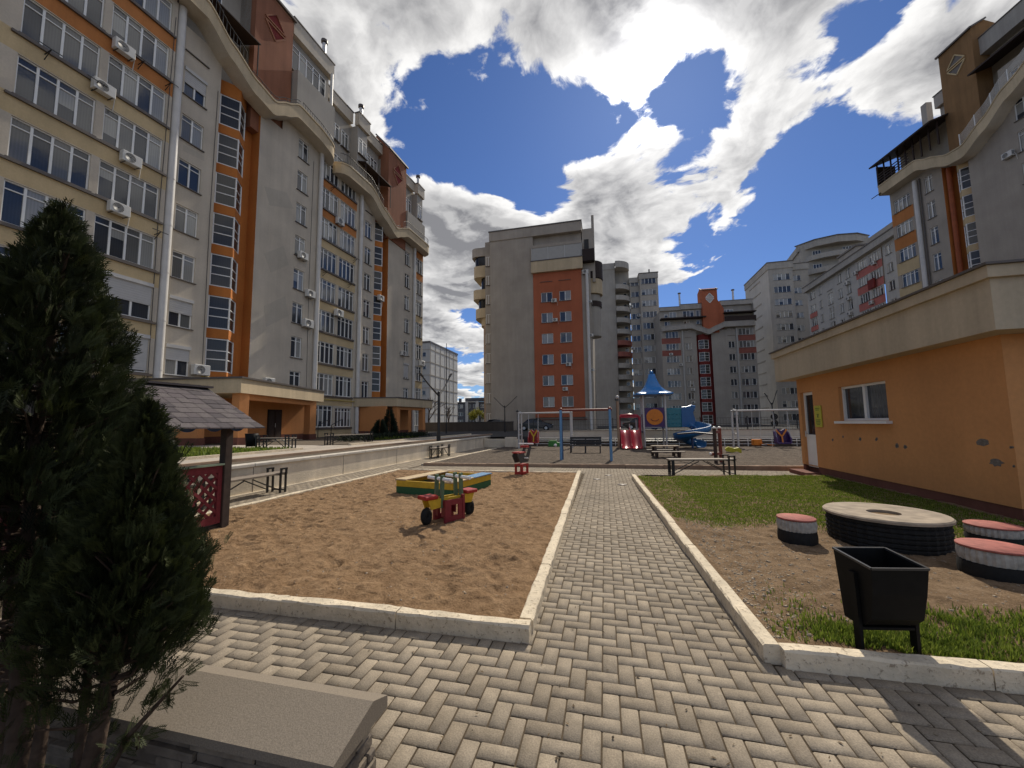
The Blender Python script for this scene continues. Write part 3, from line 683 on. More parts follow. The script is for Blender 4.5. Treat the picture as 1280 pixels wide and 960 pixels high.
def tall_round_block():
    b = Building('apartment_block', (44, 105, 0), R(-8), 'tallest grey block with sweeping balcony fronts behind the pink row', 'apartment block')
    w = b.mb('wall'); w.box(4.3, 17.5, 1.8, 16, .2, 44.0, 'grey_cool')
    for k in range(4):
        z = 33.3 + 3.4 * k
        if k < 3:
            m = MB(); m.lathe([(0, z), (9, z), (9, z + 1.2), (8.8, z + 1.2), (8.8, z + .2), (0, z + .2)], 10.9, 8.6, 'pale_grey', 6, -math.pi / 2 - .85, -math.pi / 2 + .85, False); m.build('curved_balcony', b.root)
            b.win(6.6, z + 1.4, 1.7, 1.1, 3, None, 1.8 - .16, mix=(.9, .1, 0)); b.win(12.6, z + 1.4, 1.7, 1.1, 3, None, 1.8 - .16, mix=(.9, .1, 0))
    p = b.mb('parapet'); p.lathe([(0, 43.2), (9.2, 43.2), (9.2, 44.8), (0, 44.8)], 10.9, 8.6, 'pale_grey', 4, -math.pi / 2 - .9, -math.pi / 2 + .9, False); p.lathe([(0, 44.81), (9.4, 44.81), (9.4, 45.0), (0, 45.0)], 10.9, 8.6, 'roof_dark', 4, -math.pi / 2 - .92, -math.pi / 2 + .92, False); p.box(4, 17.8, 2.4, 16, 43.2, 44.8, 'pale_grey')
    b.finish()
tall_round_block()

# ---- row with pink balconies
def pink_row():
    b = Building('apartment_block', (40.46, 89.77, 0), R(-90), 'long pale apartment row with pink balcony bands and a sloping view of its flat roof', 'apartment block')
    zs = [25.05 - 2.65 * k for k in range(9)]
    for z in zs:
        b.win(3.3, z, 2.0, 1.5, 3, None); b.win(6.6, z, .9, 1.5, 1, None); b.win(12.6, z, 1.2, 1.6, 2, None); b.win(15.0, z, 1.2, 1.6, 2, None); b.win(18.3, z, 2.3, 1.4, 4, None, -.12, mix=(.4, .3, .3)); b.win(21.2, z, 2.3, 1.4, 4, None, -.12, mix=(.4, .3, .3)); b.win(24.6, z, 1.15, 1.35, 2, None)
        b.win(9.4, z - .2, 1.6, 2.1, 2, .5, mix=(.2, .2, .6), name='stair_window')
    bands = []
    for z in sorted(zs): bands += [(z - .02, 'pink'), (z + 1.42, 'pale')]
    bands.append((40, 'pale'))
    b.wall('wall', 2.4, 17.9, .2, 26.9, 0, 'pale'); b.wall('balcony_wall', 17.9, 23.9, .2, 26.7, -.12, bands); b.wall('wall', 23.9, 34, .2, 26.9, 0, 'pale')
    m = b.mb('balcony_wall'); m.quad((17.9, 0, .2), (17.9, -.12, .2), (17.9, -.12, 26.7), (17.9, 0, 26.7), 'pink')
    for z in zs[1:6]: m.box(3.0, 5.5, -.1, -.002, z - 1.0, z - .1, 'pink')
    p = b.mb('parapet'); p.box(2.2, 34, -.7, 12, 26.9, 27.9, 'pale_grey'); p.box(2.1, 34.1, -.8, 12.1, 27.902, 28.05, 'roof_dark'); p.box(19, 28.5, 1.4, 12, 28.0, 30.2, 'grey_cool'); p.box(9, 14, 2.4, 12, 28.0, 31.0, 'grey_cool'); p.box(8.8, 14.2, 2.2, 12.2, 31.0, 31.3, 'roof_dark')
    w = b.mb('wall'); w.quad((2.4, 12, .2), (2.4, 0, .2), (2.4, 0, 27), (2.4, 12, 27), 'pale'); w.quad((34, 0, .2), (34, 12, .2), (34, 12, 27), (34, 0, 27), 'pale')
    for i, (u, z) in enumerate(((15.6, 24.2), (15.6, 21.6), (15.6, 19.0), (18.1, 25.0), (21.2, 19.2), (22.5, 24.9))): b.ac(u, z - .3, -.12 if u > 17 else 0)
    k = MB(); k.box(21.0, 22.4, -.5, -.3, 21.2, 22.6, 'dark_red'); k.build('hung_laundry', b.root)
    b.finish()
pink_row()

# ---- block with the tan roof tower, upper right
def right_block():
    b = Building('apartment_block', (32.86, 48.93, 0), R(-81.26), 'apartment block with tan roof tower and orange stair strip rising behind the kiosk', 'apartment block')
    zw = [24.6 - 2.75 * k for k in range(9)]
    zb = [24.45 - 2.85 * k for k in range(8)]
    for z in zb: b.win(-1.65, z, 1.9, 1.45, 4, .82, mix=(.35, .35, .3))
    for z in zw: b.win(1.9, z, .82, 1.75, 2, .8)
    for z in [28.9 - 2.75 * k for k in range(9)]: b.win(9.75, z, 1.2, 1.75, 2, .8)
    bands = []
    for k, z in enumerate(sorted(zb)): bands += [(z - .02, 'cream' if k < 6 else 'orange_band'), (z + 1.47, 'gable_grey')]
    bands.append((40, 'gable_grey'))
    b.wall('bay_wall', -2.05, .5, .2, 27.0, 0, bands)
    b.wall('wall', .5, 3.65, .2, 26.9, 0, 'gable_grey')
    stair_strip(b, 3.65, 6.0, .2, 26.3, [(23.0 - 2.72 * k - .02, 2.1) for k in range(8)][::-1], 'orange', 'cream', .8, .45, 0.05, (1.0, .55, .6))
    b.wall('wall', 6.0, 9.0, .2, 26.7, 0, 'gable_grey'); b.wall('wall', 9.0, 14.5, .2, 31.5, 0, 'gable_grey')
    w = b.mb('wall'); w.quad((-2.05, 14, .2), (-2.05, 0, .2), (-2.05, 0, 27), (-2.05, 14, 27), 'gable_grey')
    b.pipe(1.1, .2, 26.6, -.2, .2); m = MB(); m.tube([(1.5, -.1, .2), (1.5, -.1, 26.6)], .06, 'roof_dark', 6); m.tube([(4.0, .3, .2), (4.0, .3, 26)], .2, 'dark_orange', 10); m.build('downpipe', b.root)
    S = cornice(b, [(-2.1, 28.1), (2.2, 28.2), (3.6, 27.5), (5.4, 26.6), (6.6, 26.5), (8.4, 27.6), (10.2, 29.0), (14.5, 31.6)], 1.15, 1.1, rnd0=False, rnd1=False)
    # dark timber terrace canopy and white railing
    k = MB(); k.prism([(-1.9, 30.2), (1.6, 31.6), (1.6, 31.75), (-1.95, 30.35)], 'x', -2.05, 5.0, 'dark_awning')
    for i in range(9): k.box(-2.2 + i * .85, -2.08 + i * .85, -1.0, -.9, 28.1, 30.6, 'dark_awning')
    for zz in (28.5, 28.8, 29.1, 29.4): k.box(-2.2, 1.6, -1.02, -.97, zz, zz + .1, 'dark_awning')
    k.box(-2.25, -2.15, -1, 1, 28.1, 30.5, 'dark_awning'); k.prism([(-1.6, 26.8), (-.4, 27.6), (-.4, 27.7), (-1.6, 26.9)], 'x', -2.5, -1.8, 'dark_awning')
    k.build('terrace_canopy', b.root)
    k = MB()
    pts = [(u, -q + .05, z) for u, z, q in S if u > 6.4]
    for i in range(9): k.tube([(x, y, z + .1 + .12 * i) for x, y, z in pts], .022, 'pvc', 4)
    for p in pts[::6]: k.beam(p, (p[0], p[1], p[2] + 1.15), .05, .05, 'pvc')
    k.build('white_railing', b.root)
    a = b.mb('attic_wall'); a.box(-1.9, 3.6, 1.4, 14, 25, 31.4, 'grey_cool'); a.box(3.2, 5.2, 1.0, 14, 26, 33.8, 'grey_cool'); a.box(7.4, 14.5, 1.2, 14, 25, 34.6, 'grey_cool')
    b.win(8.0, 29.7, 2.2, 1.9, 3, None, 1.04, 'attic_window', mix=(1, 0, 0)); b.win(10.6, 31, 2.4, 1.9, 3, None, 1.04, 'attic_window', mix=(1, 0, 0))
    fascia(b, 3.1, 5.2, .6, 33.0, 34.3, .6, 'pale_grey'); fascia(b, 7.5, 14.5, .4, 34.4, 36.0, .8, 'pale_grey'); fascia(b, -1.9, 3.1, 1.2, 31.3, 32.0, .5, 'pale_grey')
    k = MB(); k.prism([(-.9, 32.4), (1.2, 33.2), (1.2, 33.35), (-.9, 32.55)], 'x', 7.6, 14.5, 'dark_awning'); k.build('terrace_awning', b.root)
    k = MB(); k.box(.3, .9, 2.0, 2.6, 31.5, 35.6, 'pale_grey'); k.build('chimney', b.root); k = MB(); k.box(11.0, 11.7, 1.6, 2.3, 36, 40.5, 'pale_grey'); k.build('chimney', b.root)
    tower(b, 4.7, 7.6, -.15, 2.6, 26.0, 37.2, 37.9, 'tan', diamond='cream', trim='sill')
    for u, z in ((9.15, 23.4), (9.2, 28.2), (-1.5, 12.4)): b.ac(u, z, 0)
    b.finish()
M['dark_orange'] = plain('orange_painted_pipe', (.33, .085, .03), .6, 0, .3, .2, 2)
right_block()

# ---- buildings far off on the left
def panel_block():
    b = Building('apartment_block', (-35.8, 75, 0), R(0), 'pale panel block with small side windows, seen past the end of the long block', 'apartment block')
    for k in range(6):
        b.win(-1.75, 2.2 + 2.75 * k, .85, 1.0, 1, None, mix=(.9, .1, 0))
        b.win(-5.2, 2.2 + 2.75 * k, .85, 1.0, 1, None, mix=(.9, .1, 0))
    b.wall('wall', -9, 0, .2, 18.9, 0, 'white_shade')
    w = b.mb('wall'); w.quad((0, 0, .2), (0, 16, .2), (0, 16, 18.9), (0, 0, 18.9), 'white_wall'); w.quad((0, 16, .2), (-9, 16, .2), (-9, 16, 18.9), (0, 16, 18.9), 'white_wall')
    s = MB()
    for k in range(7): s.box(.002, .05, 0, 16, .9 + 2.75 * k, 1.1 + 2.75 * k, 'grey_cool'); s.box(-9, .001, -.05, -.002, .9 + 2.75 * k, 1.05 + 2.75 * k, 'grey_cool')
    for k in range(6): s.box(.003, .06, 2.6 * k + .2, 2.6 * k + .35, .2, 18.9, 'grey_cool')
    s.build('panel_joint', b.root)
    p = b.mb('parapet'); p.box(-9.1, .1, -.1, 16.1, 18.9, 19.3, 'roof_dark')
    b.finish()
M['white_shade'] = plaster('panel_block_shaded_side', (.44, .45, .45), .08, .12)  # darker copy of the white wall, shade put into the colour
panel_block()
def low_block():
    b = Building('apartment_block', (-57, 122, 0), R(5), 'low dark block with pale stair pilasters far down the gap on the left', 'apartment block')
    for k in range(3):
        for i in range(7): b.win(1.2 + 2.6 * i, 1.6 + 2.6 * k, 1.6, 1.3, 2, None, mix=(.3, .3, .4))
    b.wall('wall', 0, 24, .2, 8.6, 0, 'dark_block')
    w = b.mb('wall'); w.box(0, 24, .3, 12, .2, 8.5, 'dark_block')
    p = MB()
    for u in (11.6, 15.2, 18.4): p.box(u, u + 1.0, -.6, -.1, .2, 9.8, 'pale')
    p.box(11.6, 19.4, -.7, 4, 9.2, 10.2, 'dark_block'); p.build('pilaster', b.root)
    r = MB(); r.box(-.3, 24.3, -.4, 12.3, 8.602, 8.9, 'roof_dark')
    for u in (3, 8, 22): r.box(u, u + .8, 4, 5, 8.9, 10.4, 'dark_block')
    r.build('roof', b.root)
    b.finish()
M['dark_block'] = plaster('dark_block_wall', (.12, .12, .13), .15, .2)
low_block()
# ------------------------------------------------------------------ ground
from mathutils import noise as MN
def fbm(x, y, s, o=4):
    v = 0; a = 1
    for i in range(o): v += a * MN.noise(Vector((x * s, y * s, 3.1 + i * 7))); s *= 2.1; a *= .5
    return v
def np_mesh(name, verts, faces, mat, attr=None, smooth=False):
    me = bpy.data.meshes.new(name); nv = len(verts); nf, k = faces.shape
    me.vertices.add(nv); me.vertices.foreach_set('co', np.asarray(verts, np.float32).ravel())
    me.loops.add(nf * k); me.loops.foreach_set('vertex_index', faces.astype(np.int32).ravel())
    me.polygons.add(nf); me.polygons.foreach_set('loop_start', np.arange(0, nf * k, k, dtype=np.int32)); me.polygons.foreach_set('loop_total', np.full(nf, k, np.int32))
    if smooth: me.polygons.foreach_set('use_smooth', np.ones(nf, bool))
    me.update(calc_edges=True); me.materials.append(mat)
    if attr is not None:
        a = me.attributes.new('tint', 'FLOAT', 'POINT'); a.data.foreach_set('value', np.asarray(attr, np.float32))
    return me
def link_np(name, me, parent=None):
    o = bpy.data.objects.new(name, me); COL.objects.link(o)
    if parent: o.parent = parent
    return o
def grid_surface(name, x0, x1, y0, y1, step, zf, mat, shape=None, **kw):
    nx = int((x1 - x0) / step) + 1; ny = int((y1 - y0) / step) + 1
    xs = np.linspace(x0, x1, nx); ys = np.linspace(y0, y1, ny)
    vs = np.array([(x, y, zf(x, y)) for y in ys for x in xs])
    i = np.arange(nx * ny).reshape(ny, nx)
    f = np.stack([i[:-1, :-1], i[:-1, 1:], i[1:, 1:], i[1:, :-1]], -1).reshape(-1, 4)
    if shape is not None:
        c = vs[f].mean(1); f = f[[shape(a[0], a[1]) for a in c]]
    o = link_np(name, np_mesh(name, vs, f, mat, smooth=True)); tag(o, None, None, None, kw.get('kind', 'structure'))
    return o

M['ground'] = earth('bare_ground', [(.3, (.09, .075, .055)), (.7, (.16, .13, .10))], .4, 12, .4)
M['sand'] = earth('coarse_brown_sand', [(.32, (.075, .044, .023)), (.44, (.225, .139, .075)), (.6, (.335, .22, .125)), (.8, (.45, .325, .20))], 9, 52, 1.0, .05)
M['bed_soil'] = earth('garden_soil', [(.32, (.06, .038, .021)), (.48, (.19, .127, .074)), (.62, (.27, .19, .118)), (.78, (.38, .29, .20))], 8, 60, .9, .04)
M['gravel'] = earth('play_gravel', [(.3, (.035, .028, .022)), (.5, (.105, .084, .066)), (.72, (.21, .17, .135))], 6, 42, .9, .03)
M['joint'] = earth('paver_joint_sand', [(.3, (.055, .043, .03)), (.7, (.12, .092, .063))], 8, 80, .4)
M['shrub_soil'] = earth('dark_soil', [(.3, (.035, .026, .018)), (.7, (.10, .075, .05))], 6, 60, .9)
M['kerb_stone'] = chipped('kerb_concrete', (.68, .585, .435), (.36, .29, .205))
M['kerb_tan'] = plaster('tan_kerb', (.36, .25, .17), .15, .2, 2.0)

g = MB(); g.quad((-600, -300, -.09), (600, -300, -.09), (600, 700, -.09), (-600, 700, -.09), 'ground'); surface('ground', g)

# pavers: 20 x 10 cm blocks in herringbone, each a block of its own inside one sheet
def paver_material():
    m, t, b = new_mat('concrete_paver'); L = t.links.new
    b.inputs['Roughness'].default_value = .92; b.inputs['Specular IOR Level'].default_value = .25
    at = t.nodes.new('ShaderNodeAttribute'); at.attribute_name = 'tint'
    tc = t.nodes.new('ShaderNodeTexCoord')
    cr = t.nodes.new('ShaderNodeValToRGB'); e = cr.color_ramp.elements
    e.new(.35); e.new(.7)
    for el, (p, c) in zip(e, ((0, (.245, .203, .15)), (.35, (.268, .224, .168)), (.7, (.28, .236, .179)), (1, (.308, .258, .193)))): el.position = p; el.color = (*c, 1)
    L(at.outputs['Fac'], cr.inputs[0])
    n1 = t.nodes.new('ShaderNodeTexNoise'); n1.inputs['Scale'].default_value = 1.1; n1.inputs['Detail'].default_value = 6; n1.inputs['Roughness'].default_value = .65
    n2 = t.nodes.new('ShaderNodeTexNoise'); n2.inputs['Scale'].default_value = 130; n2.inputs['Detail'].default_value = 3
    n3 = t.nodes.new('ShaderNodeTexNoise'); n3.inputs['Scale'].default_value = 14; n3.inputs['Detail'].default_value = 5
    for n in (n1, n2, n3): L(tc.outputs['Object'], n.inputs['Vector'])
    def mr(s, lo, hi):
        r = t.nodes.new('ShaderNodeMapRange'); r.inputs[1].default_value = .3; r.inputs[2].default_value = .7; r.inputs[3].default_value = lo; r.inputs[4].default_value = hi; L(s, r.inputs[0]); return r.outputs[0]
    def mul(a, c):
        x = t.nodes.new('ShaderNodeMath'); x.operation = 'MULTIPLY'; L(a, x.inputs[0]); L(c, x.inputs[1]); return x.outputs[0]
    f = mul(mul(mr(n1.outputs['Fac'], .78, 1.16), mr(n2.outputs['Fac'], .78, 1.2)), mr(n3.outputs['Fac'], .86, 1.12))
    s = t.nodes.new('ShaderNodeVectorMath'); s.operation = 'SCALE'; L(cr.outputs[0], s.inputs[0]); L(f, s.inputs['Scale']); L(s.outputs[0], b.inputs['Base Color'])
    bp = t.nodes.new('ShaderNodeBump'); bp.inputs['Strength'].default_value = .35; bp.inputs['Distance'].default_value = .006
    L(n2.outputs['Fac'], bp.inputs['Height']); L(bp.outputs[0], b.inputs['Normal'])
    return m
M['paver'] = paver_material()
def paving(name, regions, z=0.0, U=.09, ox=.03, oy=.02):
    V = []; F = []; T = []
    rg = random.Random(3)
    def block(x0, x1, y0, y1):
        j = .004; c = .004
        x0 += j; x1 -= j; y0 += j; y1 -= j
        if x1 - x0 < .02 or y1 - y0 < .02: return
        dz = rg.uniform(-.002, .002); tx = rg.uniform(-.006, .006); ty = rg.uniform(-.008, .008)
        o = len(V); xc = (x0 + x1) / 2; yc = (y0 + y1) / 2; t = rg.random()
        for (a, bb, zz) in ((x0, y0, -.007), (x1, y0, -.007), (x1, y1, -.007), (x0, y1, -.007), (x0 + c, y0 + c, 0), (x1 - c, y0 + c, 0), (x1 - c, y1 - c, 0), (x0 + c, y1 - c, 0)):
            V.append((a, bb, z + zz + dz + (a - xc) * tx + (bb - yc) * ty)); T.append(t)
        F.extend([(o + 4, o + 5, o + 6, o + 7)] + [(o + i, o + (i + 1) % 4, o + 4 + (i + 1) % 4, o + 4 + i) for i in range(4)])
    inside = lambda x, y: any(q[0] - 1e-6 <= x <= q[1] + 1e-6 and q[2] - 1e-6 <= y <= q[3] + 1e-6 for q in regions)
    done = set()
    for (X0, X1, Y0, Y1) in regions:
        i0 = int((X0 - ox) / U) - 3; i1 = int((X1 - ox) / U) + 3; k0 = int((Y0 - oy) / U) - 3; k1 = int((Y1 - oy) / U) + 3
        for i in range(i0, i1):
            for k in range(k0, k1):
                m4 = (i + k) % 4
                if m4 == 0: r = (i, i + 2, k, k + 1)
                elif m4 == 2: r = (i, i + 1, k, k + 2)
                else: continue
                fx0, fx1, fy0, fy1 = ox + r[0] * U, ox + r[1] * U, oy + r[2] * U, oy + r[3] * U
                if all(inside(px, py) for px in (fx0, fx1) for py in (fy0, fy1)):
                    if (i, k) not in done and fx0 < X1 and fx1 > X0 and fy0 < Y1 and fy1 > Y0: done.add((i, k)); block(fx0, fx1, fy0, fy1)
                    continue
                a = max(X0, ox + r[0] * U); bq = min(X1, ox + r[1] * U); c = max(Y0, oy + r[2] * U); d = min(Y1, oy + r[3] * U)
                if bq - a > .015 and d - c > .015: block(a, bq, c, d)
    return tag(link_np(name, np_mesh(name, np.array(V), np.array(F), M['paver'], T)), None, None, None, 'structure')
paving('paved_path', [(-.62, .95, 2.74, 11.35), (-4.6, 8.0, -.6, 2.74), (-6.34, 7.5, 11.35, 12.72), (-7.45, -6.48, 3.0, 22.3)])
g = MB()
for i, (a, b_, c, d) in enumerate(((-.7, 1.02, 2.7, 11.4), (-8, 9, -3, 2.75), (-6.5, 8, 11.4, 12.8), (-7.5, -6.42, 2.76, 22.4))): g.quad((a, c, -.008 - .0005 * i), (b_, c, -.008 - .0005 * i), (b_, d, -.008 - .0005 * i), (a, d, -.008 - .0005 * i), 'joint')
surface('paving_bed', g)
mh = MB()
for x, y, r in ((-.25, 10.3, .1), (.35, 9.5, .11), (.05, 11.1, .1)): mh.lathe([(0, .006), (r, .006), (r, .0), ], x, y, 'sill', 14)
surface('drain_cover', mh)

# kerbs (stones with open joints)
def kerb(mb, a, b, w, h, mat='kerb_stone', L=1.0, z0=-.05, jit=.006):
    a = Vector((*a, 0)); b = Vector((*b, 0)); d = b - a; n = max(1, round(d.length / L)); rg = random.Random(int(d.length * 100))
    e = d.normalized(); s = Vector((-e.y, e.x, 0))
    for i in range(n):
        p = a + d * (i / n) + e * .004; q = a + d * ((i + 1) / n) - e * .004; dz = rg.uniform(-jit, jit); ds = rg.uniform(-jit, jit)
        c = .012; prof = [(-w / 2, z0), (w / 2, z0), (w / 2, h - c), (w / 2 - c, h), (-w / 2 + c, h), (-w / 2, h - c)]
        # chipped arris: several cross-sections along the stone
        m = max(2, int((q - p).length / .09)); vs = []
        for k in range(m + 1):
            r = p + (q - p) * (k / m)
            for j, (o, z) in enumerate(prof):
                jj = rg.uniform(-.004, .004) if j >= 2 else 0
                v = r + s * (o + ds + jj); vs.append((v.x, v.y, z + (dz + jj if j >= 2 else 0)))
        fs = [(k * 6 + j, k * 6 + (j + 1) % 6, (k + 1) * 6 + (j + 1) % 6, (k + 1) * 6 + j) for k in range(m) for j in range(6)]
        mb.add(vs, fs + [(5, 4, 3, 2, 1, 0), tuple(m * 6 + j for j in range(6))], mat)
k = MB(); kerb(k, (-6.4, 2.62), (-.53, 2.69), .1, .105); kerb(k, (-.58, 2.76), (-.74, 11.22), .1, .1); kerb(k, (-6.41, 2.7), (-6.41, 11.3), .09, .06); kerb(k, (-6.35, 11.3), (-.7, 11.3), .1, .05); surface('sand_bed_kerb', k)
k = MB(); kerb(k, (.93, 2.74), (.68, 10.6), .1, .105); kerb(k, (.978, 2.74), (9.0, 3.02), .1, .105); kerb(k, (.7, 10.68), (5.2, 11.3), .07, .03); surface('lawn_kerb', k)
k = MB(); kerb(k, (-6.3, 12.78), (7.5, 13.3), .12, .1, 'kerb_tan', 1.2); kerb(k, (-6.38, 12.8), (-6.1, 21.5), .09, .07); surface('gravel_kerb', k)

foot = [(random.uniform(-6.2, -.8), random.uniform(2.9, 11), random.uniform(.06, .16), random.uniform(0, 3.14)) for _ in range(420)]
FG = {}
for f in foot: FG.setdefault((int(f[0] * 2), int(f[1] * 2)), []).append(f)
def sand_z(x, y):
    z = .045 + .026 * fbm(x, y, 1.3, 3) + .017 * fbm(x, y, 6, 3) + .015 * max(0, fbm(x, y, 15, 2)) + .005 * MN.noise(Vector((x * 33, y * 33, 1)))
    kx, ky = int(x * 2), int(y * 2)
    for a in (-1, 0, 1):
        for c in (-1, 0, 1):
            for fx, fy, r, an in FG.get((kx + a, ky + c), ()):
                dx, dy = x - fx, y - fy; u = dx * math.cos(an) + dy * math.sin(an); v = -dx * math.sin(an) + dy * math.cos(an)
                q = (u / r) ** 2 + (v / (r * .55)) ** 2
                if q < 4: z += -.022 * math.exp(-q) + .012 * math.exp(-(q - 1.6) ** 2 * 2)
    e = min(x + 6.37, -.66 - x, y - 2.74, 11.25 - y)
    return z - (.0 if e > .3 else .02 * (1 - max(0, e) / .3))
grid_surface('sand', -6.36, -.58, 2.7, 11.26, .0185, sand_z, M['sand'], lambda x, y: x < -.60 - (y - 2.7) * .0185)
def soil_z(x, y): return .065 + .025 * fbm(x, y, 1.1, 3) + .02 * fbm(x, y, 6.5, 3) + .008 * max(0, fbm(x, y, 17, 2)) + min(.03, max(0, x - 2.2) * .01)
grid_surface('garden_soil', .7, 11.0, 2.78, 11.2, .032, soil_z, M['bed_soil'], lambda x, y: x > .96 - (y - 2.7) * .032 and y > 2.74 + (x - 1) * .036 and y < 10.6 + (x - .7) * .13 and not (x > 5.4 and y > 6.8))
grid_surface('gravel', -6.4, 13.5, 12.8, 24.4, .07, lambda x, y: .03 + .03 * fbm(x, y, .8, 2) + .022 * fbm(x, y, 5, 3), M['gravel'], lambda x, y: y > 12.84 + (x + 6.3) * .0377 and x > -6.4 + (y - 12.8) * .03)
grid_surface('planting_bed_soil', -5, -.95, -.4, 1.12, .05, lambda x, y: .03 + .03 * fbm(x, y, 3, 3), M['shrub_soil'])

# loose stones scattered on the gravel and the beds, one object
def pebbles():
    V = []; F = []
    rg = random.Random(9)
    def peb(x, y, z, r):
        o = len(V); ph = rg.random() * 6
        for i, (zz, rr) in enumerate(((0, 1), (.55, .75))):
            for k2 in range(5):
                a = ph + k2 * 1.2566; q = r * rr * rg.uniform(.75, 1.2); V.append((x + q * math.cos(a), y + q * .8 * math.sin(a), z - .004 + zz * r))
        for k2 in range(5): F.append((o + k2, o + (k2 + 1) % 5, o + 5 + (k2 + 1) % 5, o + 5 + k2))
        F.append((o + 5, o + 6, o + 7, o + 8)); F.append((o + 5, o + 8, o + 9, o + 9))
    for _ in range(5200):
        x = rg.uniform(1.0, 4.5); y = rg.uniform(2.9, 6.2)
        if rg.random() < .5: x = 1.0 + abs(rg.gauss(0, .35)); 
        if y > 2.85 + (x - 1) * .036: peb(x, y, soil_z(x, y), min(.02, .004 + rg.expovariate(260)))
    for _ in range(2600):
        x = rg.uniform(-6.2, -.8); y = rg.uniform(2.85, 9); peb(x, y, sand_z(x, y), min(.016, .003 + rg.expovariate(300)))
    F2 = [f for f in F if len(set(f)) == 4]
    return np.array(V), np.array(F2)
v, f = pebbles(); M['pebble'] = plain('loose_stones', (.33, .27, .20), .9, 0, .3, .4, 30)
tag(link_np('loose_stones', np_mesh('loose_stones', v, f, M['pebble'])), None, None, None, 'stuff')

# grass
def leaf_material(name, c0, c1, rough=.6, trans=.0):
    m, t, b = new_mat(name); L = t.links.new
    b.inputs['Roughness'].default_value = rough; b.inputs['Specular IOR Level'].default_value = .25
    at = t.nodes.new('ShaderNodeAttribute'); at.attribute_name = 'tint'
    mx = t.nodes.new('ShaderNodeMix'); mx.data_type = 'RGBA'; mx.inputs[6].default_value = (*c0, 1); mx.inputs[7].default_value = (*c1, 1)
    L(at.outputs['Fac'], mx.inputs[0]); L(mx.outputs[2], b.inputs['Base Color'])
    if trans:
        tr = t.nodes.new('ShaderNodeBsdfTranslucent'); L(mx.outputs[2], tr.inputs['Color'])
        ms = t.nodes.new('ShaderNodeMixShader'); ms.inputs[0].default_value = trans
        L(b.outputs[0], ms.inputs[1]); L(tr.outputs[0], ms.inputs[2]); L(ms.outputs[0], t.nodes['Material Output'].inputs[0])
    return m
M['grass'] = leaf_material('grass_blades', (.07, .12, .012), (.26, .31, .05), .6, .4)
def blades(pts, name, hmin, hmax, w=.0035, lean=.5):
    P = np.array(pts); n = len(P)
    h = RNG.uniform(hmin, hmax, n) * P[:, 3]; a = RNG.uniform(0, 6.28, n); ln = RNG.uniform(.1, lean, n) * h; ww = w * RNG.uniform(.7, 1.4, n) * (1 + h * 6)
    dx, dy = np.cos(a), np.sin(a); px, py = -dy, dx
    V = np.zeros((n, 5, 3))
    for k, (t, wf) in enumerate(((0, 1), (0, -1), (.55, .75), (.55, -.75), (1, 0))):
        V[:, k, 0] = P[:, 0] + dx * ln * t * t + px * ww * wf; V[:, k, 1] = P[:, 1] + dy * ln * t * t + py * ww * wf; V[:, k, 2] = P[:, 2] + h * t
    o = (np.arange(n) * 5)[:, None]
    F = np.concatenate([o + np.array([[0, 1, 3]]), o + np.array([[0, 3, 2]]), o + np.array([[2, 3, 4]])], 0)
    T = np.repeat(np.clip(RNG.normal(.4, .28, n), 0, 1), 5)
    return link_np(name, np_mesh(name, V.reshape(-1, 3), F, M['grass'], T))
def grass_points():
    rg = random.Random(21); pts = []
    while len(pts) < 165000:
        x = rg.uniform(.75, 8.5); y = rg.uniform(2.85, 11.0)
        if x < 1.03 - (y - 2.7) * .032 or y > 10.5 + (x - .7) * .13 or (x > 5.2 and y > 6.55) or y < 2.86 + (x - 1) * .036: continue
        n = fbm(x, y, 1.0, 3)
        edge = 5.55 + .5 * fbm(x, 9, .8, 2) + max(0, (3.6 - x)) * .0 - max(0, x - 3.9) * .8
        d = max(0, min(1, (y - edge) / .5)) * (.85 + .25 * n)
        if y > 6.2 and x < 1.5: d *= .55 + .3 * n
        near = 1.5 * math.exp(-((x - 1.62) / .42) ** 2 - ((y - 2.98) / .16) ** 2) + 1.3 * max(0, min(1, (x - 1.75) / .3)) * max(0, 1 - abs(y - 3.25) / .42) * (.7 + .6 * n)
        near += .22 * math.exp(-((x - 1.35) / .2) ** 2 - ((y - 3.3) / .3) ** 2)
        mx = max(d, near)
        if rg.random() < mx: pts.append((x, y, soil_z(x, y) - .006, 1.0 if d >= near else 1.25))
    return pts
o = blades(grass_points(), 'lawn_grass', .016, .04, .0034); tag(o, None, None, None, 'stuff')
tf = []
while len(tf) < 9500:
    x = random.uniform(1.25, 3.6); y = random.uniform(2.87, 3.75); n = fbm(x, y, 1.6, 3)
    p = math.exp(-((x - 1.62) / .34) ** 2 - ((y - 3.0) / .17) ** 2) + max(0, min(1, (x - 1.7) / .25)) * max(0, 1 - abs(y - 3.2) / .46) * (.75 + .7 * n)
    p *= max(0, min(1, .55 + 1.6 * fbm(x, y, 4.5, 2)))
    if random.random() < p and y > 2.86 + (x - 1) * .036: tf.append((x, y, soil_z(x, y) - .006, 1.0))
tag(blades(tf, 'grass_tufts', .02, .065, .003, .7), None, None, None, 'stuff')
tp = [(random.uniform(-19, -10.7), random.uniform(6.5, 11.6), .62, 1.6) for _ in range(9000)] + [(random.uniform(-15.5, -12.6), random.uniform(20, 25), .6, 2.2) for _ in range(3000)]
tag(blades(tp, 'terrace_grass', .04, .1, .012), None, None, None, 'stuff')

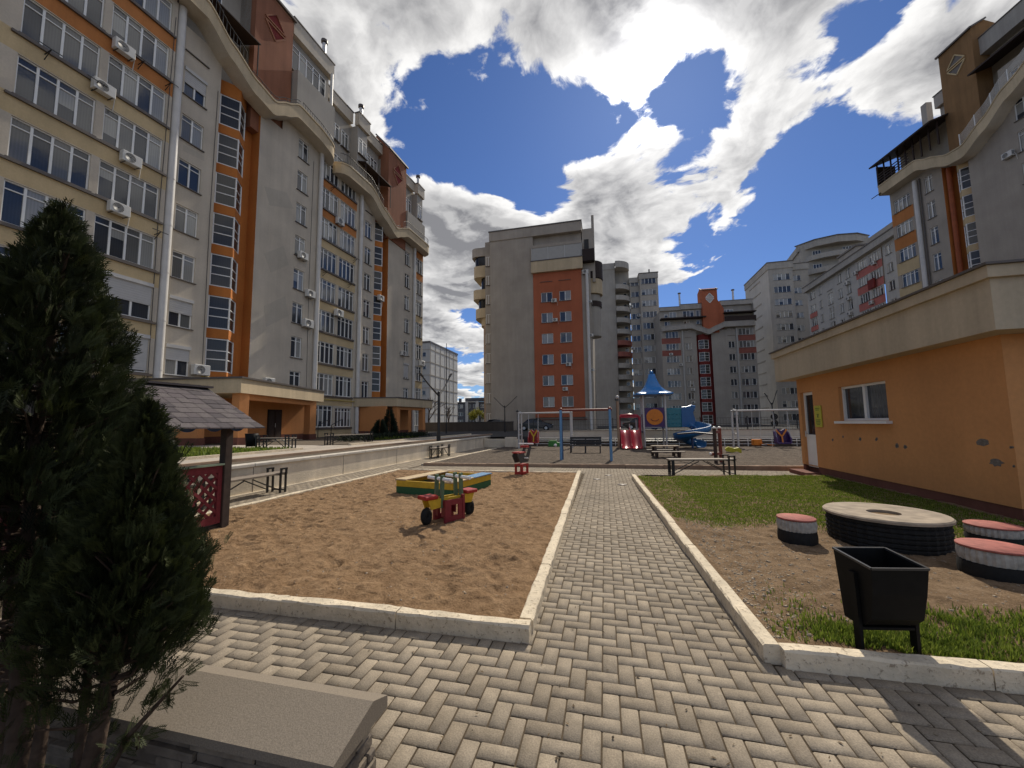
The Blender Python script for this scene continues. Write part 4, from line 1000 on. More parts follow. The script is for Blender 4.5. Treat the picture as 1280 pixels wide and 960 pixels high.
def debris():
    rg = np.random.default_rng(15); n = 420
    x = rg.uniform(-3.5, 3.5, n); y = np.where(rg.random(n) < .6, rg.uniform(.6, 2.6, n), rg.uniform(2.6, 9, n)); x = np.where(y > 2.65, rg.uniform(-.5, .85, n), x)
    a = rg.uniform(0, 6.28, n); l = rg.uniform(.004, .016, n); w = l * rg.uniform(.2, .6, n)
    V = np.zeros((n, 4, 3))
    for k, (s, t) in enumerate(((-1, 0), (0, -1), (1, 0), (0, 1))):
        V[:, k, 0] = x + np.cos(a) * l * s - np.sin(a) * w * t; V[:, k, 1] = y + np.sin(a) * l * s + np.cos(a) * w * t; V[:, k, 2] = .004 + .004 * rg.random(n)
    o = link_np('leaf_crumbs', np_mesh('leaf_crumbs', V.reshape(-1, 3), np.arange(n * 4).reshape(n, 4), M['crumb'], np.repeat(rg.random(n), 4))); tag(o, None, None, None, 'stuff')
M['crumb'] = leaf_material('leaf_crumb', (.03, .022, .014), (.16, .11, .06), .9)
debris()
M['slab_paving'] = plaster('slab_paving', (.42, .37, .31), .12, .1, 2.5)
t = MB()
t.box(-60, -7.66, -4, 24.2, -.08, .6, 'ground'); surface('terrace', t)
t = MB()
t.quad((-10.6, -4, .606), (-8.9, -4, .606), (-8.9, 30, .606), (-10.6, 30, .606), 'slab_paving'); t.quad((-40, 11.9, .61), (-10.6, 11.9, .61), (-10.6, 14.6, .61), (-40, 14.6, .61), 'slab_paving'); t.box(-10.72, -10.6, -4, 11.9, .55, .68, 'kerb_stone'); t.box(-10.72, -10.6, 14.6, 30, .55, .68, 'kerb_stone'); t.box(-8.9, -8.78, -4, 30, .55, .67, 'kerb_tan')
surface('terrace_path', t)

t = MB(); t.box(-60, 60, 25.35, 300, -.08, .58, 'asphalt'); surface('parking_deck', t)
t = MB(); t.quad((-10, 24.2, .59), (-7.66, 24.2, .59), (-5, 26, .59), (-10, 26, .59), 'asphalt'); t.box(-60, -7.7, 24.2, 25.35, -.08, .585, 'asphalt'); surface('deck_ramp', t)
# ------------------------------------------------------------------ walls
def retaining():
    r = thing('retaining_wall', (-7.5, 14, 0), 'long low concrete retaining wall with a pale coping along the left paving', 'wall')
    m = MB(); m.box(-.15, 0, -17, 11, -.08, .58, 'concrete')
    for y in range(-16, 11, 3): m.box(-.004, .0035, y - .006, y + .006, 0, .57, 'sill')
    m.build('wall_face', r)
    m = MB()
    for i in range(14): m.bbox(-.2, .045, -17 + i * 2 + .004, -15 + i * 2 - .004, .581, .655, 'coping', .012)
    m.build('coping', r)
    m = MB(); m.box(.0005, .05, -17, 11, -.05, .035, 'concrete'); m.build('wall_footing', r)
    e = thing('low_wall', (-6.2, 23.3, 0), 'short concrete end wall with a stub pillar where the left retaining wall stops', 'wall')
    m = MB(); m.bbox(-1.3, 1.0, .2, .45, -.05, .5, 'concrete', .015); m.build('wall_face', e); m = MB(); m.bbox(.2, .9, -.2, .2, -.05, .62, 'concrete', .015); m.bbox(.95, 1.4, -.6, -.2, -.05, .48, 'concrete', .015); m.build('pillar', e)
retaining()
def deck_wall():
    r = thing('deck_wall', (3, 24.5, 0), 'low grey parking deck wall with a sunlit ledge behind the playground', 'wall')
    m = MB(); m.box(-7.5, 16, .12, .85, -.08, .47, 'dark_wall'); m.build('wall_face', r)  # face coloured dark to stand for the shadowy gap below the ledge
    m = MB()
    for i in range(12): m.bbox(-7.6 + i * 1.96 + .004, -5.64 + i * 1.96 - .004, .05, .86, .471, .53, 'coping', .01)
    m.build('ledge', r)
    m = MB(); m.box(-7.6, 16, .65, .86, .53, .93, 'grey'); m.box(-7.65, 16, .6, .9, .931, .97, 'roof_dark'); m.build('parapet', r)
    f = thing('guard_rail', (3, 24.3, 0), 'low white pipe guard rail at the back edge of the gravel', 'railing')
    m = MB()
    for z in (.16, .33, .44): m.tube([(-7.3, 0, z), (15, 0, z)], .014, 'pvc', 5)
    m.build('rail', f)
    for i in range(19):
        m = MB(); m.tube([(-7.2 + i * 1.2, .03, -.05), (-7.2 + i * 1.2, .03, .46)], .02, 'pvc', 6); m.build('post', f)
    f = thing('mesh_fence', (3, 25.3, .93), 'thin black mesh fence standing on the parking deck wall', 'fence')
    m = MB()
    for i in range(150): m.beam((-7.6 + i * .155, 0, 0), (-7.6 + i * .155, 0, .72), .008, .008, 'black_metal')
    for z in (.05, .38, .71): m.beam((-7.6, 0, z), (15.7, 0, z), .014, .014, 'black_metal')
    m.build('mesh_panel', f)
    for i in range(10):
        m = MB(); m.beam((-7.6 + i * 2.55, .02, -.02), (-7.6 + i * 2.55, .02, .8), .05, .05, 'black_metal'); m.build('post', f)
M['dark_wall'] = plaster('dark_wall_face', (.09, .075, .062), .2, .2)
deck_wall()
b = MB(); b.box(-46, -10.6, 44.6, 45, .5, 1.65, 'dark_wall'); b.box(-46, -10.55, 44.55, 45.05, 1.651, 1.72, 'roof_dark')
tag(b.build('boundary_wall'), 'long dark boundary wall across the gap between the left block and the gable block', 'wall')

def planter_wall():
    r = thing('planter_wall', (-.9, 1.2, 0), 'foreground stone clad planter wall with a ridged grey coping slab', 'wall')
    # coping: two shallow slopes meeting in a ridge, local x along the wall (to the left negative)
    m = MB(); prof = [(-.01, .305), (.315, .305), (.315, .35), (.215, .392), (-.01, .338)]
    x0, x1 = -3.4, .0
    m.prism(prof, 'x', x0, x1, 'granite'); m.build('coping_slab', r)
    m = MB(); m.box(-3.35, -.05, .03, .28, -.05, .304, 'stone_back'); m.build('wall_core', r)
    s = MB(); rg = random.Random(4); z = -.04
    while z < .29:
        h = min(rg.choice((.035, .05, .065)), .303 - z)
        for side in (0, 1):
            x = -3.35
            while x < -.06:
                w = rg.uniform(.12, .38); d = rg.uniform(.012, .034); x2 = min(x + w, -.055)
                if side == 0: s.bbox(x + .002, x2 - .002, .03 - d, .032, z + .0015, z + h - .0015, rg.choice(('ledge_a', 'ledge_b', 'ledge_c')), .005)
                x = x2
        y = .03
        while y < .27:
            w = rg.uniform(.06, .14); d = rg.uniform(.008, .03); y2 = min(y + w, .28)
            s.bbox(-.052, -.05 + d, y + .0015, y2 - .0015, z + .0015, z + h - .0015, rg.choice(('ledge_a', 'ledge_b', 'ledge_c')), .005); y = y2
        z += h
    s.build('stone_cladding', r)
    p = MB(); p.lathe([(0, .004), (.006, .003), (.008, 0)], 0, 0, 'pvc', 8); o = p.build('pebble', None, (-1.035, 1.335, .366)); tag(o, 'tiny white pebble lying on the coping slab of the planter wall', 'pebble')
M['granite'] = plain('speckled_granite', (.205, .172, .133), .8, 0, .35, .28, 190, .12)
M['stone_back'] = plain('wall_core_mortar', (.08, .07, .06), .95)
for n, c in (('ledge_a', (.20, .165, .125)), ('ledge_b', (.26, .22, .17)), ('ledge_c', (.15, .125, .10))): M[n] = plain('ledge_stone', c, .9, 0, .3, .3, 18, .5)
planter_wall()

# ------------------------------------------------------------------ kiosk on the right
def kiosk():
    b = Building('service_kiosk', (5.3, 12.4, 0), R(-90), 'single storey orange service kiosk with a deep beige eaves fascia and a white door', 'kiosk')
    b.win(1.95, 1.42, 1.56, .78, 2, None, 0, 'window', .05, (1, 0, 0), nv=1)
    b.holes.append((.15, .8, .25, 2.2, 0))
    b.wall('wall', 0, 5.8, .25, 2.62, 0, 'kiosk_orange', .16)
    w = b.mb('wall')
    w.quad((5.8, 0, .25), (5.8, 6, .25), (5.8, 6, 2.62), (5.8, 0, 2.62), 'kiosk_orange'); w.quad((0, 6, .25), (0, 0, .25), (0, 0, 2.62), (0, 6, 2.62), 'kiosk_orange'); w.quad((5.8, 6, .25), (0, 6, .25), (0, 6, 2.62), (5.8, 6, 2.62), 'kiosk_orange')
    p = b.mb('plinth'); p.box(.8, 5.79, .012, 6, -.08, .25, 'plinth'); p.box(.01, .15, .012, 6, -.08, .25, 'plinth'); p.box(.15, .8, .1, 6, -.08, .17, 'plinth'); p.box(-.05, .9, -.32, .0, -.08, .1, 'plinth')
    f = b.mb('eaves_fascia')
    f.box(-.4, 6.2, -.36, 6.3, 2.58, 3.26, 'fascia'); f.box(-.46, 6.26, -.42, 6.4, 3.262, 3.42, 'fascia'); f.box(-.5, 6.3, -.46, 6.45, 3.422, 3.455, 'roof_dark')
    d = MB(); d.box(.15, .8, .08, .13, .2, .27, 'pvc'); d.box(.15, .8, .08, .13, 2.12, 2.2, 'pvc'); d.box(.15, .22, .081, .13, .27, 2.12, 'pvc'); d.box(.73, .8, .081, .13, .27, 2.12, 'pvc'); d.box(.22, .73, .085, .125, .27, .98, 'pvc'); d.box(.22, .73, .078, .13, .98, 1.06, 'pvc')
    o = d.build('door', b.root)
    g = MB(); g.quad((.22, .11, 1.06), (.73, .11, 1.06), (.73, .11, 2.12), (.22, .11, 2.12), 'glass_dark'); g.build('pane', o)
    h = MB(); h.tube([(.25, .02, 1.0), (.25, .02, 1.16)], .012, 'steel', 6); h.tube([(.25, .02, 1.08), (.25, .08, 1.08)], .01, 'steel', 6); h.build('handle', o)
    s = MB(); s.box(1.88, 3.6, -.1, .12, 1.36, 1.415, 'pvc'); s.build('window_sill', b.root)
    # patches where the render has broken away
    rg = random.Random(8)
    for (Y, z, rx, rz_) in ((10.84, .97, .035, .035), (10.41, 1.06, .03, .03), (9.81, 1.03, .045, .04), (9.29, 1.05, .04, .04), (8.75, .95, .05, .05), (8.54, .94, .045, .04), (7.05, 1.1, .12, .055), (6.87, .83, .1, .06), (6.64, 1.05, .03, .02), (6.64, .8, .02, .02)):
        n = 14; u = 12.4 - Y; ring = []; q = MB()
        for k2 in range(n):
            a = 2 * math.pi * k2 / n; r = rg.uniform(.7, 1.15); ring.append((u + rx * r * math.cos(a) + .25 * rz_ * math.sin(a), z + rz_ * r * math.sin(a)))
        q.prism(ring, 'y', -.004, .01, 'patch')
        if rx < .06: q.prism([(u + (a - u) * .5, z + (c - z) * .5) for a, c in ring], 'y', -.006, .0, 'ac_dark')
        q.build('broken_render_patch', b.root)
    b.finish()
    s = thing('notice_sign', (5.29, 11.35, 1.54), 'yellow notice board screwed to the kiosk wall beside the white door', 'sign', None, R(-90))
    m = MB(); m.box(-.15, .15, -.02, 0, -.27, .27, 'notice'); m.build('board', s)
    m = MB(); m.prism([(-.05, .06), (.05, .06), (.02, .0), (.05, -.03), (-.04, -.03), (-.02, .02)], 'y', -.024, -.0205, 'notice_ink')
    for z, w in ((.2, .1), (.16, .08), (-.09, .11), (-.13, .1), (-.17, .11), (-.21, .07)): m.box(-w, w, -.024, -.0205, z - .009, z + .009, 'notice_ink')
    m.build('printed_lines', s)
M['patch'] = plain('bare_cement_patch', (.19, .165, .14), .95, 0, .2, .35, 30)
M['notice'] = plain('yellow_notice', (.52, .50, .06), .5, 0, .4, .08, 6); M['notice_ink'] = plain('notice_ink', (.12, .17, .03), .6)
kiosk()
# ------------------------------------------------------------------ benches
def bench(loc, rz, L, label, hoops=(True, True), group='black framed plank benches'):
    r = thing('bench', loc, label, 'bench', group, rz)
    m = MB(); 
    for i in range(2): m.bbox(-L / 2, L / 2, -.16 + .165 * i, -.005 + .165 * i, .40, .44, 'bench_wood', .006)
    m.build('seat', r)
    for sx in (-1, 1):
        m = MB(); x = sx * (L / 2 - .06); x2 = sx * (L / 2 - (.2 if hoops[(sx + 1) // 2] else .1))
        for xx, yy in ((x, -.17), (x, .17), (x2, -.17), (x2, .17)): m.beam((xx, yy, -.02), (xx, yy, .4), .035, .035, 'black_metal')
        m.beam((x, -.17, .05), (x, .17, .05), .025, .025, 'black_metal'); m.beam((x2, -.17, .39), (x2, .17, .39), .03, .02, 'black_metal'); m.beam((x, -.17, .39), (x, .17, .39), .03, .02, 'black_metal')
        if hoops[(sx + 1) // 2]:
            for yy in (-.18, .18): m.beam((x, yy, .4), (x, yy, .52), .035, .035, 'black_metal'); m.beam((x2, yy, .4), (x2, yy, .52), .035, .035, 'black_metal'); m.beam((x + sx * .02, yy, .52), (x2 - sx * .02, yy, .52), .035, .035, 'black_metal')
        m.build('leg_frame', r)
    m = MB()
    for yy in (-.15, .15): m.beam((-L / 2 + .12, yy, .06), (-.1, yy, .38), .02, .02, 'black_metal'); m.beam((L / 2 - .2, yy, .06), (.1, yy, .38), .02, .02, 'black_metal')
    m.build('brace', r)
    return r
bench((2.5, 11.5, 0), R(8), 1.72, 'black framed plank bench on the paving at the back edge of the lawn', (False, True))
bench((-7.12, 6.4, 0), R(90), 1.95, 'black framed bench against the retaining wall right beside the playhouse')
bench((-7.2, 16.2, 0), R(88), 1.4, 'small black bench at the far part of the retaining wall near the tall lamp')
bench((-11.9, 12.0, .6), R(3), 1.5, 'dark bench on the terrace in front of the nearer orange porch')
bench((-11.6, 15.9, .6), R(79), 2.6, 'long dark bench on the terrace between the two orange porches')
def back_bench():
    r = thing('bench', (-.92, 18.7, 0), 'black bench with a backrest on the gravel behind the blue swing frame', 'bench')
    m = MB()
    for y in (-.2, -.06, .08): m.bbox(-.74, .74, y, y + .12, .36, .4, 'black_metal', .008)
    m.build('seat', r)
    m = MB()
    for z in (.43, .55, .67): m.bbox(-.74, .74, .24, .27, z, z + .108, 'black_metal', .008)
    m.build('backrest', r)
    for x in (-.68, 0, .68):
        m = MB(); m.beam((x, -.2, 0), (x, -.2, .36), .05, .05, 'black_metal'); m.beam((x, .22, 0), (x, .27, .76), .05, .05, 'black_metal'); m.beam((x, -.22, .34), (x, .24, .34), .05, .04, 'black_metal'); m.build('leg', r)
back_bench()

# ------------------------------------------------------------------ litter bin and tyre furniture
def bin_urn():
    r = thing('litter_bin', (1.6, 2.88, .09), 'black metal litter bin on two flat legs by the kerb corner, lower right', 'litter bin', None, R(10))
    # body: side profile with a rounded belly, extruded across; open top
    prof = [(-.15, .47), (.17, .50)]; t = .008
    back = [(.17, .50), (.15, .30), (.12, .13)]
    belly = [(.12, .13), (.04, .125), (-.05, .16), (-.11, .24), (-.15, .47)]
    m = MB(); x0, x1 = -.2, .2
    def wall_strip(pts, xa, xb, rev=False):
        for a, c in zip(pts, pts[1:]):
            q = [(xa, a[0], a[1]), (xb, a[0], a[1]), (xb, c[0], c[1]), (xa, c[0], c[1])]; m.quad(*q, 'bin_black')
    # taper: wider at the top
    def W(z): return .145 + .012 * max(0, (z - .2) / .3) ** 1.6
    outl = [(-.13, .50), (-.115, .35), (-.085, .2), (-.03, .145), (.04, .125), (.12, .125), (.13, .2), (.14, .33), (.15, .53)]
    for sgn, off in ((1, 0), (-1, -.006)):
        vs = []
        for y, z in outl:
            w = W(z) + off; yy = y * (1 if off == 0 else .95); vs += [(-w, yy, z), (w, yy, z)]
        m.add(vs, [(2 * i, 2 * i + 1, 2 * i + 3, 2 * i + 2) for i in range(len(outl) - 1)], 'bin_black')
        # end plates
        cl = [(0.02, z) for y, z in outl]
        for sd in (0, 1):
            ring = [vs[2 * i + sd] for i in range(len(outl))]; m.add(ring, [tuple(range(len(ring)))], 'bin_black')
    m.build('body', r)
    k = MB(); rim = [(-W(.5), -.13, .5), (W(.5), -.13, .5), (W(.53), .15, .53), (-W(.53), .15, .53)]
    for a, c in zip(rim, rim[1:] + rim[:1]): k.beam(a, c, .014, .012, 'bin_edge')
    k.build('rim', r)
    for sx in (-1, 1):
        l = MB(); l.beam((sx * .158, .0, -.1), (sx * .16, .0, .24), .02, .045, 'bin_black', (0, 1, 0)); l.beam((sx * .16, .0, .24), (sx * .166, .0, .44), .02, .045, 'bin_black', (0, 1, 0)); l.build('leg', r)
    l = MB(); l.bbox(-.15, .15, -.02, .02, .108, .126, 'bin_black', .003); l.build('crossbar', r)
M['bin_edge'] = plain('worn_bin_edge', (.05, .05, .05), .35, .3)
bin_urn()

def ribbed_drum(m, R0, z0, z1, mat, n=64, ribs=0, groove=0, bul=.008):
    prof = []
    k = 24
    for i in range(k + 1):
        z = z0 + (z1 - z0) * i / k; bulge = bul * math.sin(math.pi * i / k); g_ = -.012 if groove and (i % 4 == 0) else 0
        prof.append((R0 + bulge + g_, z))
    vs = []; fs = []
    for r, z in prof:
        for j in range(n):
            a = 2 * math.pi * j / n; q = r + (ribs if (j % 2) else 0); vs.append((q * math.cos(a), q * math.sin(a), z))
    for i in range(len(prof) - 1):
        for j in range(n): fs.append((i * n + j, i * n + (j + 1) % n, (i + 1) * n + (j + 1) % n, (i + 1) * n + j))
    m.add(vs, fs, mat, False)
def tyre_table():
    r = thing('tyre_table', (3.08, 5.4, .06), 'large round table made of a black tractor tyre with a worn pale top', 'table')
    m = MB(); ribbed_drum(m, .51, 0, .3, 'rubber', 72, .012, 1); m.build('tyre', r)
    t = MB(); t.lathe([(.15, .292), (.15, .325), (.535, .335), (.55, .322), (.55, .3), (.15, .292)], 0, 0, 'worn_top', 56, smooth=False); t.build('tabletop', r)
    t = MB(); t.lathe([(0, .296), (.155, .296), (.155, .28)], 0, 0, 'bed_soil', 24); t.build('hub_hole', r)
M['rubber'] = plain('black_rubber', (.011, .011, .011), .75, 0, .3, .35, 25, .2)
M['worn_top'] = plain('worn_painted_top', (.31, .25, .185), .8, 0, .3, .4, 6, .2)
M['pink_top'] = plain('faded_red_seat', (.33, .105, .085), .8, 0, .3, .35, 14, .15)
M['white_tread'] = plain('white_painted_tread', (.36, .345, .31), .8, 0, .3, .3, 20, .2)
tyre_table()
def stool(x, y, s, label, zt=.27):
    r = thing('tyre_stool', (x, y, .06), label, 'stool', 'painted tyre stools round the tyre table', random.uniform(0, 3))
    m = MB(); ribbed_drum(m, s * .97, -.03, zt * .5, 'rubber', 40, .0); m.build('lower_tyre', r)
    m = MB(); ribbed_drum(m, s * .92, zt * .5, zt * .93, 'white_tread', 60, .01); m.build('painted_tyre', r)
    m = MB(); m.lathe([(0, zt + .006), (s * .98, zt + .004), (s * 1.0, zt), (s * 1.0, zt * .95), (s * .5, zt * .94)], 0, 0, 'pink_top', 40); m.build('seat', r)
stool(2.12, 5.22, .19, 'small tyre stool with faded red seat standing alone left of the tyre table')
stool(3.32, 4.42, .235, 'biggest tyre stool with a chipped red seat, just right of the tyre table', .26)
stool(4.18, 5.55, .225, 'tyre stool with a red seat nearest the kiosk wall, behind the biggest stool', .2)

# ------------------------------------------------------------------ playhouse with a shingle roof
def playhouse():
    r = thing('playhouse', (-6.06, 3.7, 0), 'dark wooden playhouse with a grey shingle gable roof and red lattice rails', 'playhouse')
    X0, X1, Y0, Y1 = -.78, .72, -.85, .82
    for x in (X0, X1):
        for y in (Y0, Y1):
            m = MB(); m.bbox(x - .055, x + .055, y - .055, y + .055, -.1, 1.5, 'wood_dark', .006); m.build('post', r)
    m = MB(); n = 9
    for sx in (1, -1):
        for i in range(n):   # courses of shingles overlapping down the slope
            a = i / n; c = (i + 1) / n
            xa, za = sx * 1.12 * (1 - a), 1.44 + .62 * a; xb, zb = sx * 1.12 * (1 - c - .03), 1.44 + .62 * (c + .03)
            y = -1.02; j = 0; rg = random.Random(i)
            while y < 1.04:
                w = .17 + rg.uniform(-.02, .02); y2 = min(y + w, 1.06); d = .012 + rg.uniform(-.003, .004); dr = rg.uniform(0, .02)
                m.add([(xa + sx * dr, y + .004, za + d - dr * .5), (xa + sx * dr, y2 - .004, za + d - dr * .5), (xb, y2 - .004, zb + .004), (xb, y + .004, zb + .004), (xa + sx * dr, y + .004, za - .004 - dr * .5), (xa + sx * dr, y2 - .004, za - .004 - dr * .5)], [(0, 1, 2, 3), (4, 5, 1, 0)], rg.choice(('shingle_a', 'shingle_b', 'shingle_c'))); y = y2
    m.beam((0, -1.05, 2.075), (0, 1.08, 2.075), .2, .03, 'shingle_b')
    m.build('shingle_roof', r)
    m = MB()
    for sx in (1, -1): m.add([(sx * 1.1, -1.0, 1.435), (sx * 1.1, 1.04, 1.435), (0, 1.04, 2.04), (0, -1.0, 2.04)], [(0, 1, 2, 3)], 'wood_dark')
    m.beam((X1, -.9, 1.5), (X1, .95, 1.5), .07, .1, 'wood_dark'); m.beam((X0, -.9, 1.5), (X0, .95, 1.5), .07, .1, 'wood_dark')
    m.prism([(-1.0, 1.47), (1.0, 1.47), (0, 2.0)], 'y', .96, .98, 'wood_dark'); m.prism([(-1.0, 1.47), (1.0, 1.47), (0, 2.0)], 'y', -.98, -.96, 'wood_dark'); m.build('roof_boards', r)
    for i, y in enumerate((-.6, -.25, .1, .45, .78)):
        m = MB(); m.prism([(y + .11 * math.cos(a), 1.47 - .08 * math.sin(a)) for a in [math.pi * k / 10 for k in range(11)]], 'x', .93, .95, 'scallop_blue'); m.build('scallop', r)
    def lattice(p, q, z0=.16, z1=.86):
        m = MB(); p = Vector(p); q = Vector(q); e = (q - p).normalized(); L = (q - p).length
        P = lambda s, z: (p.x + e.x * s, p.y + e.y * s, z)
        for a, c in ((P(0, z0), P(L, z0)), (P(0, z1), P(L, z1))): m.beam(a, c, .045, .1, 'lattice_red')
        for a in (.03, L - .03): m.beam(P(a, z0 - .05), P(a, z1), .05, .06, 'lattice_red', (e.x, e.y, 0))
        H = z1 - z0; s = -H
        while s < L:
            for sg in (1, -1):
                a0 = max(0, s); a1 = min(L, s + H)
                if a1 - a0 < .04: continue
                za, zb = z0 + (a0 - s), z0 + (a1 - s)
                if sg < 0: za, zb = z0 + z1 - za, z0 + z1 - zb
                off = .008 * sg; nx, ny = -e.y * off, e.x * off
                A = P(a0, za); B = P(a1, zb); m.beam((A[0] + nx, A[1] + ny, A[2]), (B[0] + nx, B[1] + ny, B[2]), .014, .04, 'lattice_red')
            s += .16
        m.build('lattice_rail', r)
        m = MB(); m.beam((p.x, p.y, z1 + .065), (q.x, q.y, z1 + .065), .12, .025, 'rail_pale'); m.build('rail_cap', r)
    lattice((X1, Y0 + .06, 0), (X1, Y1 - .06, 0)); lattice((X0, Y0 + .06, 0), (X0, Y1 - .06, 0)); lattice((X0 + .06, Y0, 0), (X1 - .06, Y0, 0))
    m = MB(); m.bbox(X0, X1, Y0, Y1, -.04, .09, 'wood_dark', .01); m.build('floor_deck', r)
for n, c in (('shingle_a', (.095, .08, .085)), ('shingle_b', (.07, .06, .065)), ('shingle_c', (.11, .095, .096))): M[n] = plain('roof_shingle', c, .9, 0, .3, .2, 60, .3)
M['scallop_blue'] = plain('blue_scallop_paint', (.03, .07, .19), .5)
M['lattice_red'] = plain('dark_red_lattice_paint', (.17, .022, .03), .6, 0, .4, .2, 20)
M['rail_pale'] = plain('pale_green_rail', (.22, .28, .2), .6, 0, .4, .2, 20)
playhouse()

# ------------------------------------------------------------------ sandbox and rockers
for n, c in (('yellow', (.56, .36, .02)), ('green', (.02, .10, .035)), ('red', (.34, .015, .012)), ('blue', (.012, .11, .28)), ('light_blue', (.10, .24, .42)), ('dark_blue', (.02, .05, .14)), ('play_orange', (.62, .19, .01)), ('purple', (.05, .02, .11)), ('teal', (.02, .17, .21)), ('lime', (.42, .42, .02)), ('wood_pale', (.50, .38, .22)), ('rocker_red', (.20, .018, .028)), ('lawn_green', (.04, .22, .03)), ('brown_red', (.17, .035, .022))):
    M[n] = plain(n + '_paint', c, .42 if n not in ('yellow', 'green', 'wood_pale') else .65, 0, .5, .14, 12, .05)
def sandbox():
    r = thing('sandbox', (-3.42, 8.0, .02), 'wooden sandbox with yellow over green boards and pale corner seats', 'sandbox', None, R(-12))
    a, c = .69, .76
    for (p, q) in (((-a, -c), (a, -c)), ((a, -c), (a, c)), ((a, c), (-a, c)), ((-a, c), (-a, -c))):
        m = MB(); m.beam((*p, .09), (*q, .09), .035, .14, 'green'); m.beam((*p, .225), (*q, .225), .035, .12, 'yellow'); m.build('side_board', r)
    for sx in (-1, 1):
        m = MB(); x = sx * (a - .1); m.bbox(min(x - .14, x + .14), max(x - .14, x + .14), -c - .02, -.02, .288, .315, 'wood_pale', .005); m.bbox(min(x - .14, x + .14), max(x - .14, x + .14), -.01, c + .02, .288, .315, 'wood_pale' if sx < 0 else 'light_blue', .005); m.build('seat_board', r)
    m = MB(); m.quad((-a, -c, .14), (a, -c, .14), (a, c, .14), (-a, c, .14), 'sand'); m.build('box_sand', r)
sandbox()
def rocker():
    r = thing('rocking_seesaw', (-2.3, 5.5, .06), 'low rocking seesaw with red seats, white handlebars and a red base in the sand', 'seesaw', None, R(60)); r.scale = (.84, .84, .96)
    m = MB()
    for y in (-.09, .09): m.prism([(-.5, .34), (.5, .34), (.44, .2), (.12, .22), (-.12, .22), (-.44, .2)], 'y', y - .012, y + .012, 'yellow')
    m.build('beam', r)
    for sx in (-1, 1):
        m = MB(); x = sx * .44; m.bbox(x - .13, x + .13, -.13, .13, .345, .4, 'red', .012); m.build('seat', r)
        m = MB()
        for y in (-.08, .08): m.beam((sx * .22, y, .2), (sx * .2, y, .68), .05, .06, 'rocker_green', (1, 0, 0))
        m.build('handle_post', r)
        m = MB(); m.tube([(sx * .2, -.34, .62), (sx * .2, .34, .62)], .028, 'pvc', 8); m.build('handlebar', r)
        m = MB(); m.tube([(sx * .47 + .05 * math.cos(t), 0, .1 + .075 * math.sin(t)) for t in [2 * math.pi * k / 16 for k in range(17)]], .058, 'rubber', 8, False); m.build('tyre_buffer', r)
    m = MB()
    for x in (-.19, .19):
        for y in (-.16, .16): m.beam((x, y, -.04), (x, y, .3 if x < 0 or y > 0 else .36), .055, .045, 'rocker_red')
    for y in (-.16, .16): m.beam((-.21, y, .27), (.21, y, .27), .04, .08, 'rocker_red'); m.beam((-.21, y, .03), (.21, y, .03), .04, .08, 'rocker_red'); m.box(-.2, -.08, y - .015, y + .015, .06, .25, 'rocker_red'); m.box(.08, .2, y - .015, y + .015, .06, .25, 'rocker_red')
    for x in (-.19, .19): m.box(x - .012, x + .012, -.15, -.05, .06, .25, 'rocker_red'); m.box(x - .012, x + .012, .05, .15, .06, .25, 'rocker_red'); m.beam((x, -.17, .27), (x, .17, .27), .04, .08, 'rocker_red')
    m.build('base', r)
M['rocker_green'] = plain('sage_green_paint', (.10, .16, .09), .5, 0, .4, .15, 15)
rocker()
def spring_rider():
    r = thing('spring_rider', (-2.3, 10.7, .03), 'small red spring rider with white handlebars at the far edge of the sand', 'spring rider', None, R(70))
    m = MB()
    for x in (-.14, .14): m.beam((x, -.1, -.02), (x, -.1, .3), .05, .05, 'red'); m.beam((x, .1, -.02), (x, .1, .3), .05, .05, 'red')
    m.box(-.17, .17, -.13, .13, .25, .3, 'red'); m.box(-.17, .17, -.125, .125, .02, .08, 'red'); m.build('base', r)
    m = MB()
    for y in (-.09, .09): m.prism([(-.34, .55), (-.2, .62), (.1, .5), (.3, .78), (.38, .74), (.2, .34), (-.2, .34)], 'y', y - .012, y + .012, 'ac_dark')
    m.build('side_panel', r)
    m = MB(); m.bbox(-.3, .05, -.13, .13, .6, .64, 'red', .01); m.bbox(.12, .24, -.12, .12, .74, .8, 'red', .01); m.build('seat', r)
    m = MB(); m.tube([(.26, -.24, .84), (.26, .24, .84)], .02, 'pvc', 8); m.tube([(.0, -.22, .46), (.0, .22, .46)], .02, 'pvc', 8); m.build('handlebar', r)
spring_rider()

# ------------------------------------------------------------------ swings
M['white_paint'] = plain('white_swing_paint', (.52, .50, .47), .5, 0, .5, .12, 8)
def swing_frame(xa, xb, y, h, label, legm, barm, splay=.5, r0=.045, off=0.0):
    r = thing('swing_frame', ((xa + xb) / 2, y, 0), label, 'swing frame')
    L = (xb - xa) / 2
    for sx in (-1, 1):
        for sy in (-1, 1):
            m = MB(); m.tube([(sx * (L + off * sy * .5), sy * splay, -.05), (sx * L, sy * (.04 if legm == 'light_blue' else splay * .92), h)], r0, legm if sy < 0 or legm != 'light_blue' else 'dark_blue', 10); m.build('leg', r)
        if splay > .3:
            m = MB(); m.tube([(sx * L, -splay * .6, h * .38), (sx * L, splay * .6, h * .38)], r0 * .7, legm, 8); m.build('cross_brace', r)
    m = MB(); m.tube([(-L - .08, 0, h), (L + .08, 0, h)], r0 * .95, barm, 10); m.build('top_bar', r)
    if legm != 'light_blue':
        for sx in (-1, 1):
            m = MB(); m.tube([(sx * L, -splay - .06, h), (sx * L, splay + .06, h)], r0 * .9, barm, 8); m.build('end_bar', r)
    for sx in (-1, 1):
        m = MB(); m.sphere((sx * L, 0, h + .03), r0 * 1.5, barm, 10, 6); m.build('end_cap', r)
